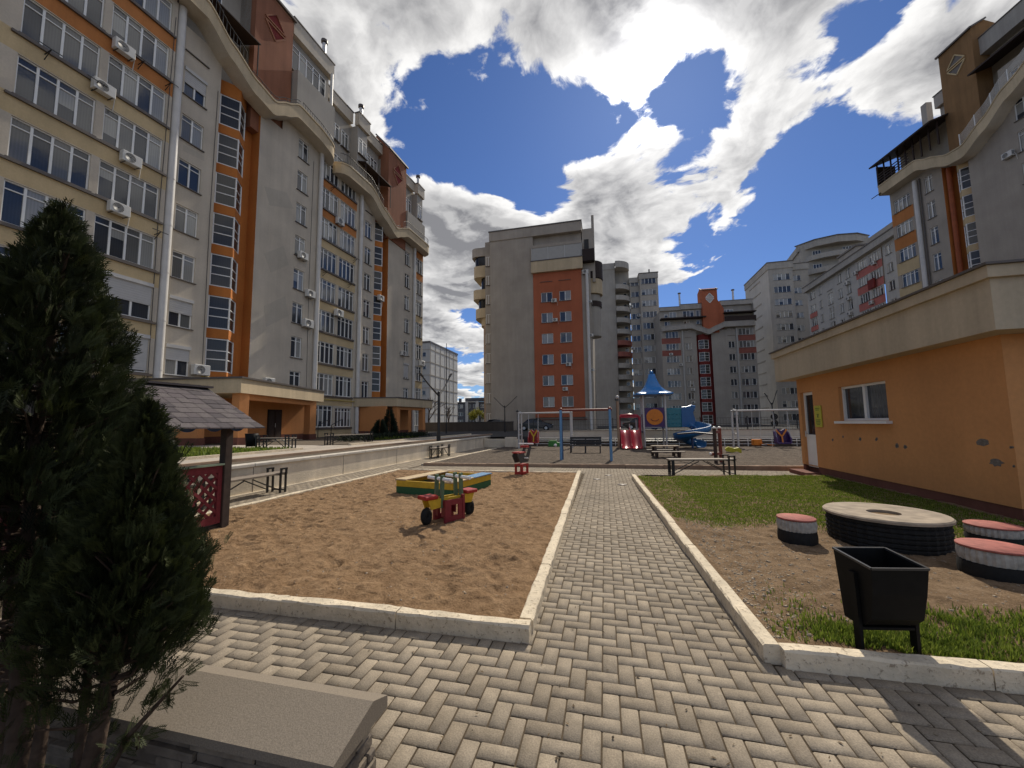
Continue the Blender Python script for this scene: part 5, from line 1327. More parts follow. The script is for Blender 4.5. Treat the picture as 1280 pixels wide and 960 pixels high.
swing_frame(-4.85, -1.85, 22.3, 2.05, 'white steel swing frame at the back left of the gravel, carrying a red bucket seat', 'white_paint', 'white_paint', .42, .05, 0)
swing_frame(6.85, 10.6, 23.2, 2.0, 'white steel swing frame at the back right, running behind the kiosk corner', 'white_paint', 'white_paint', .42, .05, 0)
swing_frame(-1.66, .2, 15.15, 1.94, 'swing frame with blue legs and thin red top bar on the gravel', 'light_blue', 'brown_red', .22, .05)
def bucket(x, y, z, label, shell, strap, ztop, w=.27):
    r = thing('bucket_swing', (x, y, z), label, 'swing seat')
    m = MB()
    m.prism([(-w, .62), (-w * .5, .78), (0, .68), (w * .5, .78), (w, .62), (w * .95, .1), (w * .6, 0), (-w * .6, 0), (-w * .95, .1)], 'y', .05, .14, shell)
    for sx in (-1, 1): m.prism([(-.3, .05), (.1, .0), (.14, .7), (.02, .62), (-.28, .3)], 'x', sx * w - .03, sx * w + .03, shell)
    m.bbox(-w, w, -.3, .1, 0, .08, shell, .02); m.build('seat_shell', r)
    m = MB()
    for sx in (-1, 1): m.beam((sx * w * .8, .03, .74), (0, -.02, .38), .07, .03, strap, (0, 1, 0))
    m.beam((0, -.02, .4), (0, -.1, .06), .07, .03, strap, (0, 1, 0)); m.build('harness', r)
    m = MB()
    for sx in (-1, 1): m.tube([(sx * w, .06, .6), (sx * w * 1.05, .03, ztop - z)], .012, 'steel', 5); m.tube([(sx * w, -.25, .2), (sx * w * 1.05, .0, ztop - z - .1)], .009, 'steel', 5)
    m.build('chain', r)
bucket(-4.05, 22.3, .3, 'red bucket swing seat with a yellow Y shaped harness', 'red', 'yellow', 2.05)
bucket(9.05, 23.2, .22, 'purple bucket swing seat with an orange Y shaped harness', 'purple', 'play_orange', 2.0, .32)
r = thing('flat_swing', (7.95, 23.2, .14), 'orange box shaped swing seat with a pale board, hanging left of the purple one', 'swing seat')
m = MB(); m.bbox(-.3, .12, -.15, .2, 0, .32, 'play_orange', .03); m.build('seat_shell', r)
m = MB(); m.beam((.0, -.2, .1), (.62, -.2, .02), .12, .04, 'play_orange'); m.bbox(.05, .3, -.26, -.2, .03, .09, 'pvc', .01); m.build('front_board', r)
m = MB(); m.tube([(-.25, .0, .3), (-.25, 0, 1.86)], .01, 'steel', 5); m.tube([(.1, .0, .3), (.12, 0, 1.86)], .01, 'steel', 5); m.build('chain', r)

# ------------------------------------------------------------------ play tower with slides
def play_tower():
    r = thing('play_tower', (2.72, 23.4, 0), 'play tower with blue pagoda roof, orange disc panel, red double slide and blue spiral slide', 'play tower')
    s = .58
    for x in (-s, s):
        for y in (-s, s):
            m = MB(); m.tube([(x, y, -.05), (x, y, 3.08)], .055, 'white_paint', 10); m.build('post', r)
    m = MB(); prof = [(1.08, 2.96), (1.1, 3.03), (1.0, 3.06), (.86, 3.11), (.84, 3.13), (.68, 3.22), (.66, 3.245), (.52, 3.38), (.5, 3.41), (.4, 3.56), (.385, 3.6), (.31, 3.76), (.295, 3.8), (.235, 3.97), (.22, 4.01), (.175, 4.18), (.0, 4.21)]
    # square pagoda: 4 sides x flared profile, slightly rounded
    n = 32; vs = []; fs = []
    for rr, z in prof:
        for k in range(n):
            a = 2 * math.pi * k / n + math.pi / 4; q = rr / max(abs(math.cos(a)), abs(math.sin(a))) ** .8; vs.append((q * math.cos(a) * .96, q * math.sin(a) * .96, z + .012 * math.sin(k * 4)))
    for i in range(len(prof) - 1):
        for k in range(n): fs.append((i * n + k, i * n + (k + 1) % n, (i + 1) * n + (k + 1) % n, (i + 1) * n + k))
    m.add(vs, fs, 'roof_blue', True); m.add(vs[:n], [tuple(range(n - 1, -1, -1))], 'dark_blue')
    m.build('roof', r)
    m = MB(); m.sphere((0, 0, 4.3), .11, 'roof_blue', 12, 8); m.build('finial', r)
    m = MB(); m.bbox(-s, s, -s, s, 1.08, 1.15, 'dark_blue', .01); m.build('deck', r)
    m = MB(); m.bbox(-s + .06, s - .06, -s - .03, -s + .02, 1.16, 2.24, 'purple', .01); p = m.build('front_panel', r)
    m = MB(); m.add([(.44 * math.cos(t), -s - .055, 1.72 + .44 * math.sin(t)) for t in [2 * math.pi * k / 32 for k in range(32)]] + [(.44 * math.cos(t), -s - .032, 1.72 + .44 * math.sin(t)) for t in [2 * math.pi * k / 32 for k in range(32)]], [tuple(range(32))] + [(k, 32 + k, 32 + (k + 1) % 32, (k + 1) % 32) for k in range(32)], 'play_orange')
    m.tube([(.2 * math.cos(t), -s - .062, 1.62 + .12 * math.sin(t)) for t in [math.pi + math.pi * k / 10 for k in range(11)]], .018, 'brown_red', 5); m.build('orange_disc', p)
    for sx, sy in ((-1, 0), (0, 1)):
        m = MB()
        if sx: m.bbox(sx * s - .02, sx * s + .02, -s + .06, s - .06, 1.16, 1.9, 'purple', .008)
        else: m.bbox(-s + .06, s - .06, s - .02, s + .02, 1.16, 1.9, 'purple', .008)
        m.build('side_panel', r)
    # teal crawl section and spiral slide to the right
    m = MB(); m.bbox(s + .04, 1.42, -.5, .45, 1.12, 2.2, 'teal', .05)
    for k in range(12): m.sphere((s + .2 + .19 * (k % 4), -.505, 1.36 + .26 * (k // 4)), .055, 'teal', 8, 5, (1, .35, 1))
    m.build('crawl_tunnel', r)
    m = MB(); m.prism([(1.42, 1.15), (2.0, 1.15), (2.12, 1.5), (2.02, 1.95), (2.16, 2.25), (1.9, 2.28), (1.7, 2.2), (1.42, 2.2)], 'y', -.48, .42, 'blue'); m.tube([(1.45, -.44, 2.22), (1.7, -.44, 2.23), (1.95, -.44, 2.32), (2.14, -.44, 2.27)], .045, 'roof_blue', 6); m.build('slide_hood', r)
    cx, cy, rad = 1.78, -1.1, .56; m = MB(); N = 52; vs = []; fs = []
    prof = [(-.36, .3), (-.33, .06), (-.2, 0), (.2, 0), (.33, .06), (.36, .3), (.4, .28), (.37, .02), (.2, -.04), (-.2, -.04), (-.37, .02), (-.4, .28)]
    for i in range(N + 1):
        t = i / N; a = R(100) - t * R(425); z = 1.15 - 1.1 * t
        e = Vector((math.cos(a), math.sin(a), 0)); c = Vector((cx, cy, z + .03)) + e * rad * (1 + (.12 if t > .8 else 0) * (t - .8) * 5)
        tw = .2 * (1 if t < .85 else (1 - t) / .15)
        for o, h in prof:
            # banked like a bowl: outer edge higher
            vs.append(c + e * o * .95 + Vector((0, 0, h + o * tw)))
    K = len(prof)
    for i in range(N):
        for k in range(K): fs.append((i * K + k, i * K + (k + 1) % K, (i + 1) * K + (k + 1) % K, (i + 1) * K + k))
    m.add(vs, fs, 'blue', True); m.add(vs[:K], [tuple(range(K))], 'blue'); m.add(vs[-K:], [tuple(range(K - 1, -1, -1))], 'blue'); m.build('spiral_slide', r)
    m = MB(); m.tube([(cx, cy, -.05), (cx, cy, 1.2)], .06, 'dark_blue', 8); m.build('slide_pole', r)
    # low red double slide on the left
    for x in (-1.62, -1.1):
        m = MB(); vs = []; fs = []; N = 14
        pr = [(-.24, .2), (-.22, .02), (.22, .02), (.24, .2), (.27, .2), (.25, -.02), (-.25, -.02), (-.27, .2)]
        for i in range(N + 1):
            t = i / N; y = -.5 - 1.65 * t; z = .98 - .9 * (t * t * (3 - 2 * t)) if t < .999 else .08
            for o, h in pr: vs.append((x + o, y, z + h * (1 if t < .8 else .7)))
        for i in range(N):
            for k in range(8): fs.append((i * 8 + k, i * 8 + (k + 1) % 8, (i + 1) * 8 + (k + 1) % 8, (i + 1) * 8 + k))
        m.add(vs, fs, 'slide_red', True); m.add(vs[-8:], [tuple(range(7, -1, -1))], 'slide_red'); m.build('slide', r)
    m = MB(); m.tube([(-1.92, -.5, 0), (-1.92, -.5, 1.72), (-1.8, -.5, 1.82), (-1.36, -.5, 1.86), (-.92, -.5, 1.82), (-.8, -.5, 1.72), (-.8, -.5, 0)], .075, 'slide_red', 8); m.box(-1.84, -.88, -.54, -.46, 1.7, 1.84, 'slide_red'); m.tube([(-1.36, -.5, .95), (-1.36, -.5, 1.35)], .03, 'white_paint', 6); m.build('slide_arch', r)
    m = MB(); m.bbox(-1.9, -.6, -.48, .5, .86, .93, 'dark_blue', .01); m.build('slide_deck', r)
    for x, y in ((-1.86, .46), (-.9, .46)):
        m = MB(); m.tube([(x, y, -.05), (x, y, 1.6)], .05, 'white_paint', 8); m.build('post', r)
M['roof_blue'] = plain('pagoda_blue_plastic', (.025, .18, .47), .28, 0, .5, .08, 4)
M['slide_red'] = plain('slide_red_plastic', (.34, .012, .03), .28, 0, .5, .1, 6)
play_tower()
r = thing('camera_post', (.72, 21.9, 0), 'tall pale post with a small camera on top beside the red slide', 'camera post')
m = MB(); m.tube([(0, 0, -.05), (0, 0, 2.62)], .07, 'kerb_tan', 10); m.build('post', r)
m = MB(); m.sphere((0, -.03, 2.82), .1, 'white_paint', 10, 8); m.bbox(-.05, .05, -.05, .05, 2.6, 2.76, 'ac_dark', .01); m.build('camera_head', r)
def picnic():
    r = thing('picnic_table', (2.35, 16.8, 0), 'low picnic table with a pale worn top and attached benches on the gravel', 'picnic table', None, R(4))
    m = MB()
    for i in range(4): m.bbox(-.52, .52, -.24 + i * .125, -.13 + i * .125, .455, .49, 'worn_top', .006)
    m.build('tabletop', r)
    for sx in (-1, 1):
        m = MB(); x = sx * .42
        m.beam((x, -.2, .455), (x, -.42, 0), .08, .1, 'wood_dark'); m.beam((x, .2, .455), (x, .42, 0), .08, .1, 'wood_dark'); m.beam((x, -.62, .22), (x, .62, .22), .07, .09, 'wood_dark'); m.beam((x, -.56, .24), (x, -.5, 0), .07, .09, 'wood_dark'); m.beam((x, .56, .24), (x, .5, 0), .07, .09, 'wood_dark'); m.build('frame', r)
    for sy in (-1, 1):
        m = MB(); m.bbox(-.62, .62, sy * .56 - .11, sy * .56 + .11, .26, .295, 'bench_wood', .006); m.build('bench_seat', r)
picnic()
def bars():
    r = thing('exercise_bars', (3.75, 14.75, 0), 'dark red exercise posts with white caps and short cross bars', 'exercise bars', None, R(12))
    for x, mt in ((-.13, 'wood_dark'), (.17, 'brown_red')):
        m = MB(); m.tube([(x, -.15 if x < 0 else .1, -.05), (x, -.15 if x < 0 else .1, 1.2)], .058, mt, 10); o = m.build('post', r)
        m = MB(); m.sphere((x, -.15 if x < 0 else .1, 1.22), .065, 'pvc', 10, 6, (1, 1, .7)); m.build('cap', o)
    m = MB(); m.beam((-.13, -.15, 1.08), (.17, .1, 1.08), .06, .1, 'brown_red'); m.beam((-.3, -.2, .33), (.17, .1, .33), .07, .1, 'brown_red'); m.tube([(-.13, -.1, 1.0), (-.5, .5, 1.05), (-.85, 1.2, .98)], .03, 'ac_dark', 6); m.sphere((-.33, -.22, .35), .05, 'pvc', 8, 6); m.build('cross_bar', r)
bars()
r = thing('play_block', (5.55, 19.2, .03), 'yellow zigzag plastic play block lying on the gravel', 'play block', None, R(-12))
m = MB(); m.prism([(-.33, .18), (-.2, .27), (.02, .2), (.2, .24), (.3, .16), (.3, .0), (.12, .07), (-.05, .03), (-.3, .07)], 'y', -.14, .14, 'lime'); m.build('block', r)
r = thing('toy_truck', (-2.95, 23.6, .03), 'bright green plastic toy with a white ball shape by the guard rail', 'toy', None, R(5))
m = MB(); m.prism([(-.42, .0), (.28, 0), (.32, .22), (.1, .26), (.05, .36), (-.36, .36), (-.42, .25)], 'y', -.18, .18, 'lawn_green'); m.build('body', r)
m = MB(); m.sphere((.0, -.3, .09), .1, 'pvc', 12, 8); m.build('ball', r)
r = thing('signal_post', (9.8, 26.0, .55), 'black post carrying two round black plates, behind the right swing', 'post')
m = MB(); m.tube([(0, 0, 0), (0, 0, 1.5)], .03, 'black_metal', 8); m.build('post', r)
for z in (.74, 1.12):
    m = MB(); m.add([(.19 * math.cos(t), -.08, z + .19 * math.sin(t)) for t in [2 * math.pi * k / 24 for k in range(24)]] + [(.19 * math.cos(t), -.03, z + .19 * math.sin(t)) for t in [2 * math.pi * k / 24 for k in range(24)]], [tuple(range(24)), tuple(range(47, 23, -1))] + [(k, 24 + k, 24 + (k + 1) % 24, (k + 1) % 24) for k in range(24)], 'rubber'); m.tube([(.1 * math.cos(t), -.085, z + .1 * math.sin(t)) for t in [2 * math.pi * k / 16 for k in range(17)]], .012, 'ac_dark', 5); m.build('round_plate', r)
r = thing('bent_post', (10.35, 24.2, 0), 'dark angled steel post at the right edge of the playground by the kiosk', 'post')
m = MB(); m.tube([(0, 0, 0), (0, 0, 1.62), (.3, .2, 1.66)], .035, 'black_metal', 8); m.build('post', r)

# ------------------------------------------------------------------ lamps
def lamp(loc, label, hz, arms, r0=.055):
    r = thing('street_lamp', loc, label, 'street lamp', 'Y shaped lamp posts')
    m = MB(); m.tube([(0, 0, -.05), (0, 0, .3)], r0 * 1.5, 'black_metal', 10); m.tube([(0, 0, .3), (0, 0, hz)], [r0 * 1.1, r0 * .8], 'black_metal', 10); m.sphere((0, 0, hz + .06), r0 * 1.2, 'black_metal', 8, 6); m.build('pole', r)
    for (dx, dy, dz) in arms:
        m = MB(); m.tube([(0, 0, hz - .1), (dx * .3, dy * .3, hz + dz * .18), (dx * .62, dy * .62, hz + dz * .52), (dx, dy, hz + dz)], [r0 * .7, r0 * .6, r0 * .5, r0 * .5], 'black_metal', 7); a = m.build('arm', r)
        m = MB(); e = Vector((dx, dy, dz)).normalized() * .35; p = Vector((dx, dy, hz + dz)); m.beam(p - e * .4, p + e * .6, .12, .035, 'black_metal'); m.build('lamp_head', a)
lamp((-8.4, 18.7, .6), 'large Y shaped black lamp post behind the retaining wall, nearest of the lamps', 2.45, [(0, -2.0, .75), (0, 1.55, 1.15)], .07)
lamp((-10.0, 38.6, .6), 'Y shaped black lamp post in front of the blank wall of the gable block', 2.6, [(-1.0, 0, .85), (1.15, 0, .9)])
lamp((11.25, 30.0, .58), 'small Y shaped lamp post seen over the right swing beside the kiosk', 2.0, [(-.32, 0, .6), (.3, 0, .75)], .045)
r = thing('mast', (-14.5, 34, .6), 'thin tall black mast rising behind the largest lamp post', 'mast')
m = MB(); m.tube([(0, 0, 0), (0, 0, 8.6)], [.06, .03], 'black_metal', 8); m.build('pole', r)
for x, y, lb in ((-8.2, 36.5, 'short dark bollard lamp to the right of the lamp post by the gable block'), (.9, 30, 'thin dark post standing left of the round balcony block, behind the blue swing')):
    r = thing('post_lamp', (x, y, .58), lb, 'post lamp'); m = MB(); m.tube([(0, 0, 0), (0, 0, 2.0 if x < 0 else 2.5)], .035, 'black_metal', 8); m.build('pole', r); m = MB(); m.lathe([(0, 2.2 if x < 0 else 2.7), (.12, 2.1 if x < 0 else 2.6), (.1, 2.0 if x < 0 else 2.5), (0, 2.0 if x < 0 else 2.5)], 0, 0, 'ac_dark', 12); m.build('lamp_head', r)
r = thing('litter_bin', (-12.9, 11.9, .6), 'small dark litter bin on the terrace at the left end of a bench', 'litter bin'); m = MB(); m.lathe([(0, .12), (.17, .12), (.22, .6), (.2, .6), (.16, .16)], 0, 0, 'bin_black', 14); m.build('body', r); m = MB(); m.tube([(-.24, 0, 0), (-.24, 0, .5)], .02, 'bin_black', 6); m.tube([(.24, 0, 0), (.24, 0, .5)], .02, 'bin_black', 6); m.build('leg', r)

# ------------------------------------------------------------------ cars parked on the deck
def car(loc, rz, label, body):
    r = thing('parked_car', loc, label, 'car', 'cars parked on the deck', rz)
    prof = [(-2.1, .42), (-2.12, .68), (-2.0, .86), (-1.45, .93), (-.85, 1.38), (-.2, 1.46), (.5, 1.42), (1.15, .98), (1.9, .84), (2.12, .66), (2.12, .36), (1.75, .25), (-1.8, .25)]
    m = MB(); vs = []; n = len(prof)
    for y, s in ((-.86, .0), (-.8, 1), (.8, 1), (.86, 0)):
        for x, z in prof: vs.append((x, y * (1 if z < .95 else .82), z if s else min(z, z * .98)))
    fs = [(i + j * n, (i + 1) % n + j * n, (i + 1) % n + (j + 1) * n, i + (j + 1) * n) for j in range(3) for i in range(n)] + [tuple(range(n - 1, -1, -1)), tuple(range(3 * n, 4 * n))]
    m.add(vs, fs, body, False); m.build('body', r)
    m = MB()
    for sy in (-1, 1): m.prism([(-1.2, .98), (-.8, 1.33), (-.2, 1.4), (.45, 1.37), (.95, 1.0)], 'y', sy * .715 - .006, sy * .715 + .006, 'glass_dark')
    m.build('side_window', r)
    for x in (-1.32, 1.32):
        for sy in (-1, 1):
            m = MB(); m.tube([(x, sy * .72, .31), (x, sy * .885, .31)], .31, 'rubber', 20); w = m.build('wheel', r); m = MB(); m.tube([(x, sy * .8, .31), (x, sy * .892, .31)], .18, 'steel', 14); m.build('rim', w)
    for sy in (-1, 1):
        m = MB(); m.bbox(2.02, 2.11, sy * .62 - .16, sy * .62 + .16, .62, .74, 'pvc', .02); m.build('headlight', r); m = MB(); m.bbox(-2.11, -2.03, sy * .62 - .16, sy * .62 + .16, .66, .8, 'red', .02); m.build('tail_light', r)
for n, c in (('car_black', (.012, .013, .016)), ('car_grey', (.10, .105, .11)), ('car_silver', (.32, .33, .34))): M[n] = plain(n, c, .18, .2, .6)
car((-8.2, 46.6, .58), R(4), 'black car parked in front of the gable block, its roof showing over the deck wall', 'car_black')
car((-13.6, 47.5, .58), R(175), 'dark grey car parked left of the black car by the corner of the gable block', 'car_grey')
car((4.2, 47, .58), R(2), 'black car parked behind the red slide in front of the round balcony block', 'car_black')
# ------------------------------------------------------------------ trees
M['thuja'] = leaf_material('thuja_foliage', (.007, .011, .004), (.048, .06, .017), .7, .15)
M['bark'] = plain('thuja_bark', (.075, .052, .038), .95, 0, .2, .35, 22, .6)
M['dark_hedge'] = leaf_material('dark_conifer', (.008, .014, .008), (.022, .032, .014), .7)
M['spring_leaf'] = leaf_material('spring_leaf', (.16, .16, .02), (.32, .30, .05), .6, .3)
def frond_template():
    V = []; F = []
    def leaf(b, d, l, w):
        n = (-d[1], d[0]); o = len(V)
        V.extend([(b[0], b[1], 0), (b[0] + d[0] * l * .5 + n[0] * w, b[1] + d[1] * l * .5 + n[1] * w, .0), (b[0] + d[0] * l, b[1] + d[1] * l, 0), (b[0] + d[0] * l * .5 - n[0] * w, b[1] + d[1] * l * .5 - n[1] * w, 0)])
        F.append((o, o + 1, o + 2, o + 3))
    leaf((0, 0), (0, 1), .55, .018); leaf((0, .5), (0, 1), .5, .02)
    for i in range(7):
        y = .12 + i * .115; l = .34 * math.sin(math.pi * (.25 + .6 * (i / 7))) + .05
        for s in (-1, 1):
            a = R(38); d = (s * math.sin(a), math.cos(a)); leaf((0, y), d, l, .024)
            if i < 6: leaf((d[0] * l * .45, y + d[1] * l * .45), (s * math.sin(R(5)), math.cos(R(5))), l * .55, .02)
    V = np.array(V); V[:, 2] = .12 * V[:, 1] ** 2 - .25 * np.abs(V[:, 0]) ** 1.5
    return V, np.array(F)
TV, TF = frond_template()
def fronds(P, D, S, roll, mat, name, parent, tint, tilt_noise=.35, template=None):
    V0, F0 = template or (TV, TF)
    n = len(P); D = D / np.linalg.norm(D, axis=1)[:, None]
    ref = np.stack([np.cos(roll), np.sin(roll), np.zeros(n)], 1)
    X = np.cross(D, ref); X /= np.linalg.norm(X, axis=1)[:, None] + 1e-9; Z = np.cross(X, D)
    W = P[:, None, :] + S[:, None, None] * (V0[None, :, 0, None] * X[:, None, :] + V0[None, :, 1, None] * D[:, None, :] + V0[None, :, 2, None] * Z[:, None, :])
    k = len(V0); F = (np.arange(n) * k)[:, None, None] + F0[None]
    me = np_mesh(name, W.reshape(-1, 3), F.reshape(-1, F0.shape[1]), mat, np.repeat(tint, k))
    return link_np(name, me, parent)
def thuja(base, label, axis_pts, Rz, z0, z1, n, size, stems, group=None, seed=1, lump=.22, bare=None, extra=None):
    r = thing('thuja_tree', base, label, 'tree', group)
    rg = np.random.default_rng(seed)
    ax_z = np.array([p[2] for p in axis_pts]); ax_x = np.array([p[0] for p in axis_pts]); ax_y = np.array([p[1] for p in axis_pts])
    rz_z = np.array([q[0] for q in Rz]); rz_r = np.array([q[1] for q in Rz])
    z = rg.uniform(z0, z1, n * 4); rr = np.interp(z, rz_z, rz_r); keep = rg.random(len(z)) < (rr / rz_r.max()) ** 1.0 + .08
    z = z[keep][:n]; rr = rr[keep][:n]; n = len(z)
    th = rg.uniform(0, 2 * np.pi, n); q = np.where(rg.random(n) < .7, rg.uniform(.78, 1.04, n), rg.uniform(.25, .8, n))
    q = q + np.minimum(rg.exponential(.05, n), .11) * (rg.random(n) < .25); bump = 1 + lump * np.sin(th * 3 + z * 5.1 + seed) * np.cos(z * 8.3 + th * 2) + lump * .45 * np.sin(th * 7 - z * 13)
    rad = rr * q * bump
    # open gaps between the clumps
    gap = np.sin(th * 4 + z * 9 + 2 * seed) * np.sin(z * 11 - th * 3)
    ok = (gap < .5) | (q < .45)
    if bare is not None:
        t = np.clip((z - z0) / (bare - z0), 0, 1); ok &= rg.random(n) < (.05 + .95 * t ** 2.0)
    z, th, rad, q = z[ok], th[ok], rad[ok], q[ok]; n = len(z)
    cx = np.interp(z, ax_z, ax_x); cy = np.interp(z, ax_z, ax_y)
    P = np.stack([cx + rad * np.cos(th), cy + rad * np.sin(th), z], 1)
    el = rg.normal(.95, .38, n); ph = th + rg.normal(0, .5, n)
    D = np.stack([np.cos(el) * np.cos(ph), np.cos(el) * np.sin(ph), np.sin(el)], 1)
    S = size * rg.uniform(.6, 1.35, n)
    P -= D * S[:, None] * .55
    if extra:
        for (a, c_) in extra:
            k = 26; t = rg.random(k); a = np.array(a); c_ = np.array(c_); P = np.vstack([P, a + (c_ - a) * t[:, None] + rg.normal(0, .012, (k, 3))]); dd = (c_ - a) / np.linalg.norm(c_ - a) + rg.normal(0, .55, (k, 3)); D = np.vstack([D, dd]); S = np.append(S, size * rg.uniform(.6, 1.1, k)); q = np.append(q, np.ones(k)); th = np.append(th, rg.uniform(0, 6, k)); cx = np.append(cx, a[0] + (c_[0] - a[0]) * t); cy = np.append(cy, a[1] + (c_[1] - a[1]) * t); z = np.append(z, a[2] + (c_[2] - a[2]) * t + .1)
        n = len(P)
    tint = np.clip(rg.normal(.35, .22, n) + .25 * (q > .9), 0, 1)
    fronds(P, D, S, th + rg.normal(np.pi / 2, .7, n), M['thuja'], 'crown', r, tint)
    m = MB()
    for pts, r0, r1 in stems: m.tube(pts, [r0 + (r1 - r0) * i / (len(pts) - 1) for i in range(len(pts))], 'bark', 9)
    # twigs reaching into the crown
    for i in range(0, n, max(1, n // 260)):
        c = Vector((float(cx[i]), float(cy[i]), float(z[i]) - .12)); p = Vector(P[i]); m.tube([c, c.lerp(p, .5) + Vector((0, 0, -.03)), p], [.007, .005, .002], 'bark', 4, False)
    m.build('trunk', r)
    return r
thuja((-2.1, 1.05, 0), 'tall dark thuja filling the left edge of the view, with bare stems at its foot',
      [(-.02, 0, 0), (-.14, 0, .6), (-.16, .03, 1.3), (-.09, .02, 2.0), (-.04, 0, 2.4)],
      [(.25, .34), (.6, .46), (1.1, .46), (1.45, .36), (1.75, .26), (2.0, .17), (2.2, .09), (2.3, .04), (2.38, .01)], .3, 2.36, 17000, .08,
      [([(0, 0, -.1), (-.02, .01, .3), (-.08, .02, .8), (-.12, .02, 1.4), (-.03, .01, 2.2)], .05, .008), ([(-.12, .03, -.1), (-.2, .05, .4), (-.28, .06, 1.0), (-.3, .05, 1.5)], .035, .008), ([(.08, -.02, -.1), (.1, 0, .35), (.08, .02, .9)], .03, .008), ([(-.3, .0, -.1), (-.42, .02, .5), (-.5, 0, 1.1)], .03, .008)], None, 3, bare=1.12)
thuja((-1.75, 1.06, 0), 'shorter dark thuja by the planter wall, partly hiding the playhouse',
      [(-.02, 0, 0), (.05, 0, .5), (.08, .02, 1.0), (.1, .02, 1.3), (.14, .0, 1.6)],
      [(.42, .10), (.6, .19), (.78, .225), (.92, .21), (1.05, .165), (1.2, .12), (1.38, .07), (1.54, .012)], .45, 1.54, 8200, .07,
      [([(-.04, 0, -.1), (-.01, .0, .3), (.05, .01, .7), (.08, .02, 1.05), (.1, .01, 1.3)], .036, .006), ([(.0, .02, .2), (.1, .03, .38), (.22, .03, .5), (.33, .03, .61)], .012, .004), ([(-.1, .02, -.1), (-.12, .03, .4), (-.1, .03, .9)], .026, .006)], None, 8, bare=.86, extra=[((.16, .03, .46), (.34, .03, .62)), ((.05, .02, .36), (.2, .0, .42))])
def conifer(loc, h, rad, label, seed):
    r = thing('conifer', loc, label, 'tree', None); rg = np.random.default_rng(seed); n = 1500
    z = h * (1 - np.sqrt(rg.random(n))) * .98 + .03; th = rg.uniform(0, 6.283, n); rr = rad * (1 - (z / h) ** 1.5) * rg.uniform(.6, 1.1, n)
    P = np.stack([rr * np.cos(th), rr * np.sin(th), z], 1); el = rg.normal(1.0, .3, n); D = np.stack([np.cos(el) * np.cos(th), np.cos(el) * np.sin(th), np.sin(el)], 1)
    fronds(P, D, rg.uniform(.16, .3, n), th + 1.57, M['dark_hedge'], 'crown', r, rg.random(n)); m = MB(); m.tube([(0, 0, -.05), (0, 0, h * .7)], [.05, .02], 'bark', 7); m.build('trunk', r)
conifer((-13.9, 22.0, .6), 1.1, .42, 'small rounded dark conifer at the foot of the cream bay, left of the farther porch', 1)
conifer((-15.4, 25.6, .6), 1.95, .5, 'tall pointed dark conifer right in front of the farther orange porch', 2)
LV = np.array([(0, 0, 0), (.35, .5, .05), (0, 1, 0), (-.35, .5, .05)]); LF = np.array([(0, 1, 2, 3)])
def branch_tree(loc, h, label, seed, leaves=0, mat=None, name='bare_tree', spread=.5):
    r = thing(name, loc, label, 'tree'); rg = random.Random(seed); m = MB(); tips = []
    def grow(p, d, l, rad, lev):
        q = p + d * l; mid = p + d * l * .5 + Vector((rg.uniform(-1, 1), rg.uniform(-1, 1), 0)) * l * .06
        m.tube([p, mid, q], [rad, rad * .85, rad * .68], 'bark', 5, False)
        if lev == 0: tips.append(q); return
        for _ in range(rg.choice((2, 3, 3))):
            nd = (d + Vector((rg.uniform(-1, 1), rg.uniform(-1, 1), rg.uniform(-.25, .6))) * spread * 1.3).normalized(); grow(p.lerp(q, rg.uniform(.6, 1)), nd, l * rg.uniform(.6, .85), rad * .6, lev - 1)
    grow(Vector((0, 0, 0)), Vector((0, 0, 1)), h * .3, h * .022, 5); m.build('trunk', r)
    if leaves:
        gr = np.random.default_rng(seed); T = np.array([tuple(t) for t in tips]); i = gr.integers(0, len(T), leaves); P = T[i] + gr.normal(0, h * .05, (leaves, 3)); D = gr.normal(0, 1, (leaves, 3))
        fronds(P, D, gr.uniform(.06, .14, leaves) * h / 3, gr.uniform(0, 6, leaves), M[mat], 'crown', r, gr.random(leaves), template=(LV, LF))
branch_tree((-20.4, 60, .5), 3.9, 'yellow green spring bush in the gap left of the gable block', 5, 3500, 'spring_leaf', 'spring_bush', .6)
branch_tree((-24.0, 50, .5), 6.0, 'bare branching tree in front of the shaded side of the pale panel block', 6)
branch_tree((-21.0, 50, .5), 5.0, 'second bare tree standing right of the largest lamp post, nearer the panel block corner', 12)
branch_tree((-26.5, 52, .5), 4.2, 'small bare tree close to the far corner of the long left block', 14)
# low clipped shrubs along the terrace bed
def hedge():
    rg = np.random.default_rng(4); n = 2600
    t = rg.random(n); P = np.stack([-13.4 + .8 * t + rg.normal(0, .25, n), 17.6 + 8 * t, .6 + rg.uniform(.0, .28, n)], 1); D = rg.normal(0, 1, (n, 3)); D[:, 2] = np.abs(D[:, 2]) + .4
    o = fronds(P, D, rg.uniform(.1, .2, n), rg.uniform(0, 6, n), M['dark_hedge'], 'low_hedge', None, rg.random(n)); tag(o, None, None, None, 'stuff')
hedge()
# dry litter under the thujas
def litter():
    rg = np.random.default_rng(6); n = 500
    P = np.stack([rg.uniform(-3.0, -1.1, n), rg.uniform(.2, 1.12, n), rg.uniform(.03, .09, n)], 1); D = rg.normal(0, 1, (n, 3)); D[:, 2] *= .4
    o = fronds(P, D, rg.uniform(.05, .12, n), rg.uniform(0, 6, n), M['dry'], 'dry_litter', None, rg.random(n)); tag(o, None, None, None, 'stuff')
M['dry'] = leaf_material('dry_thuja_litter', (.10, .065, .035), (.26, .19, .11), .8)
litter()

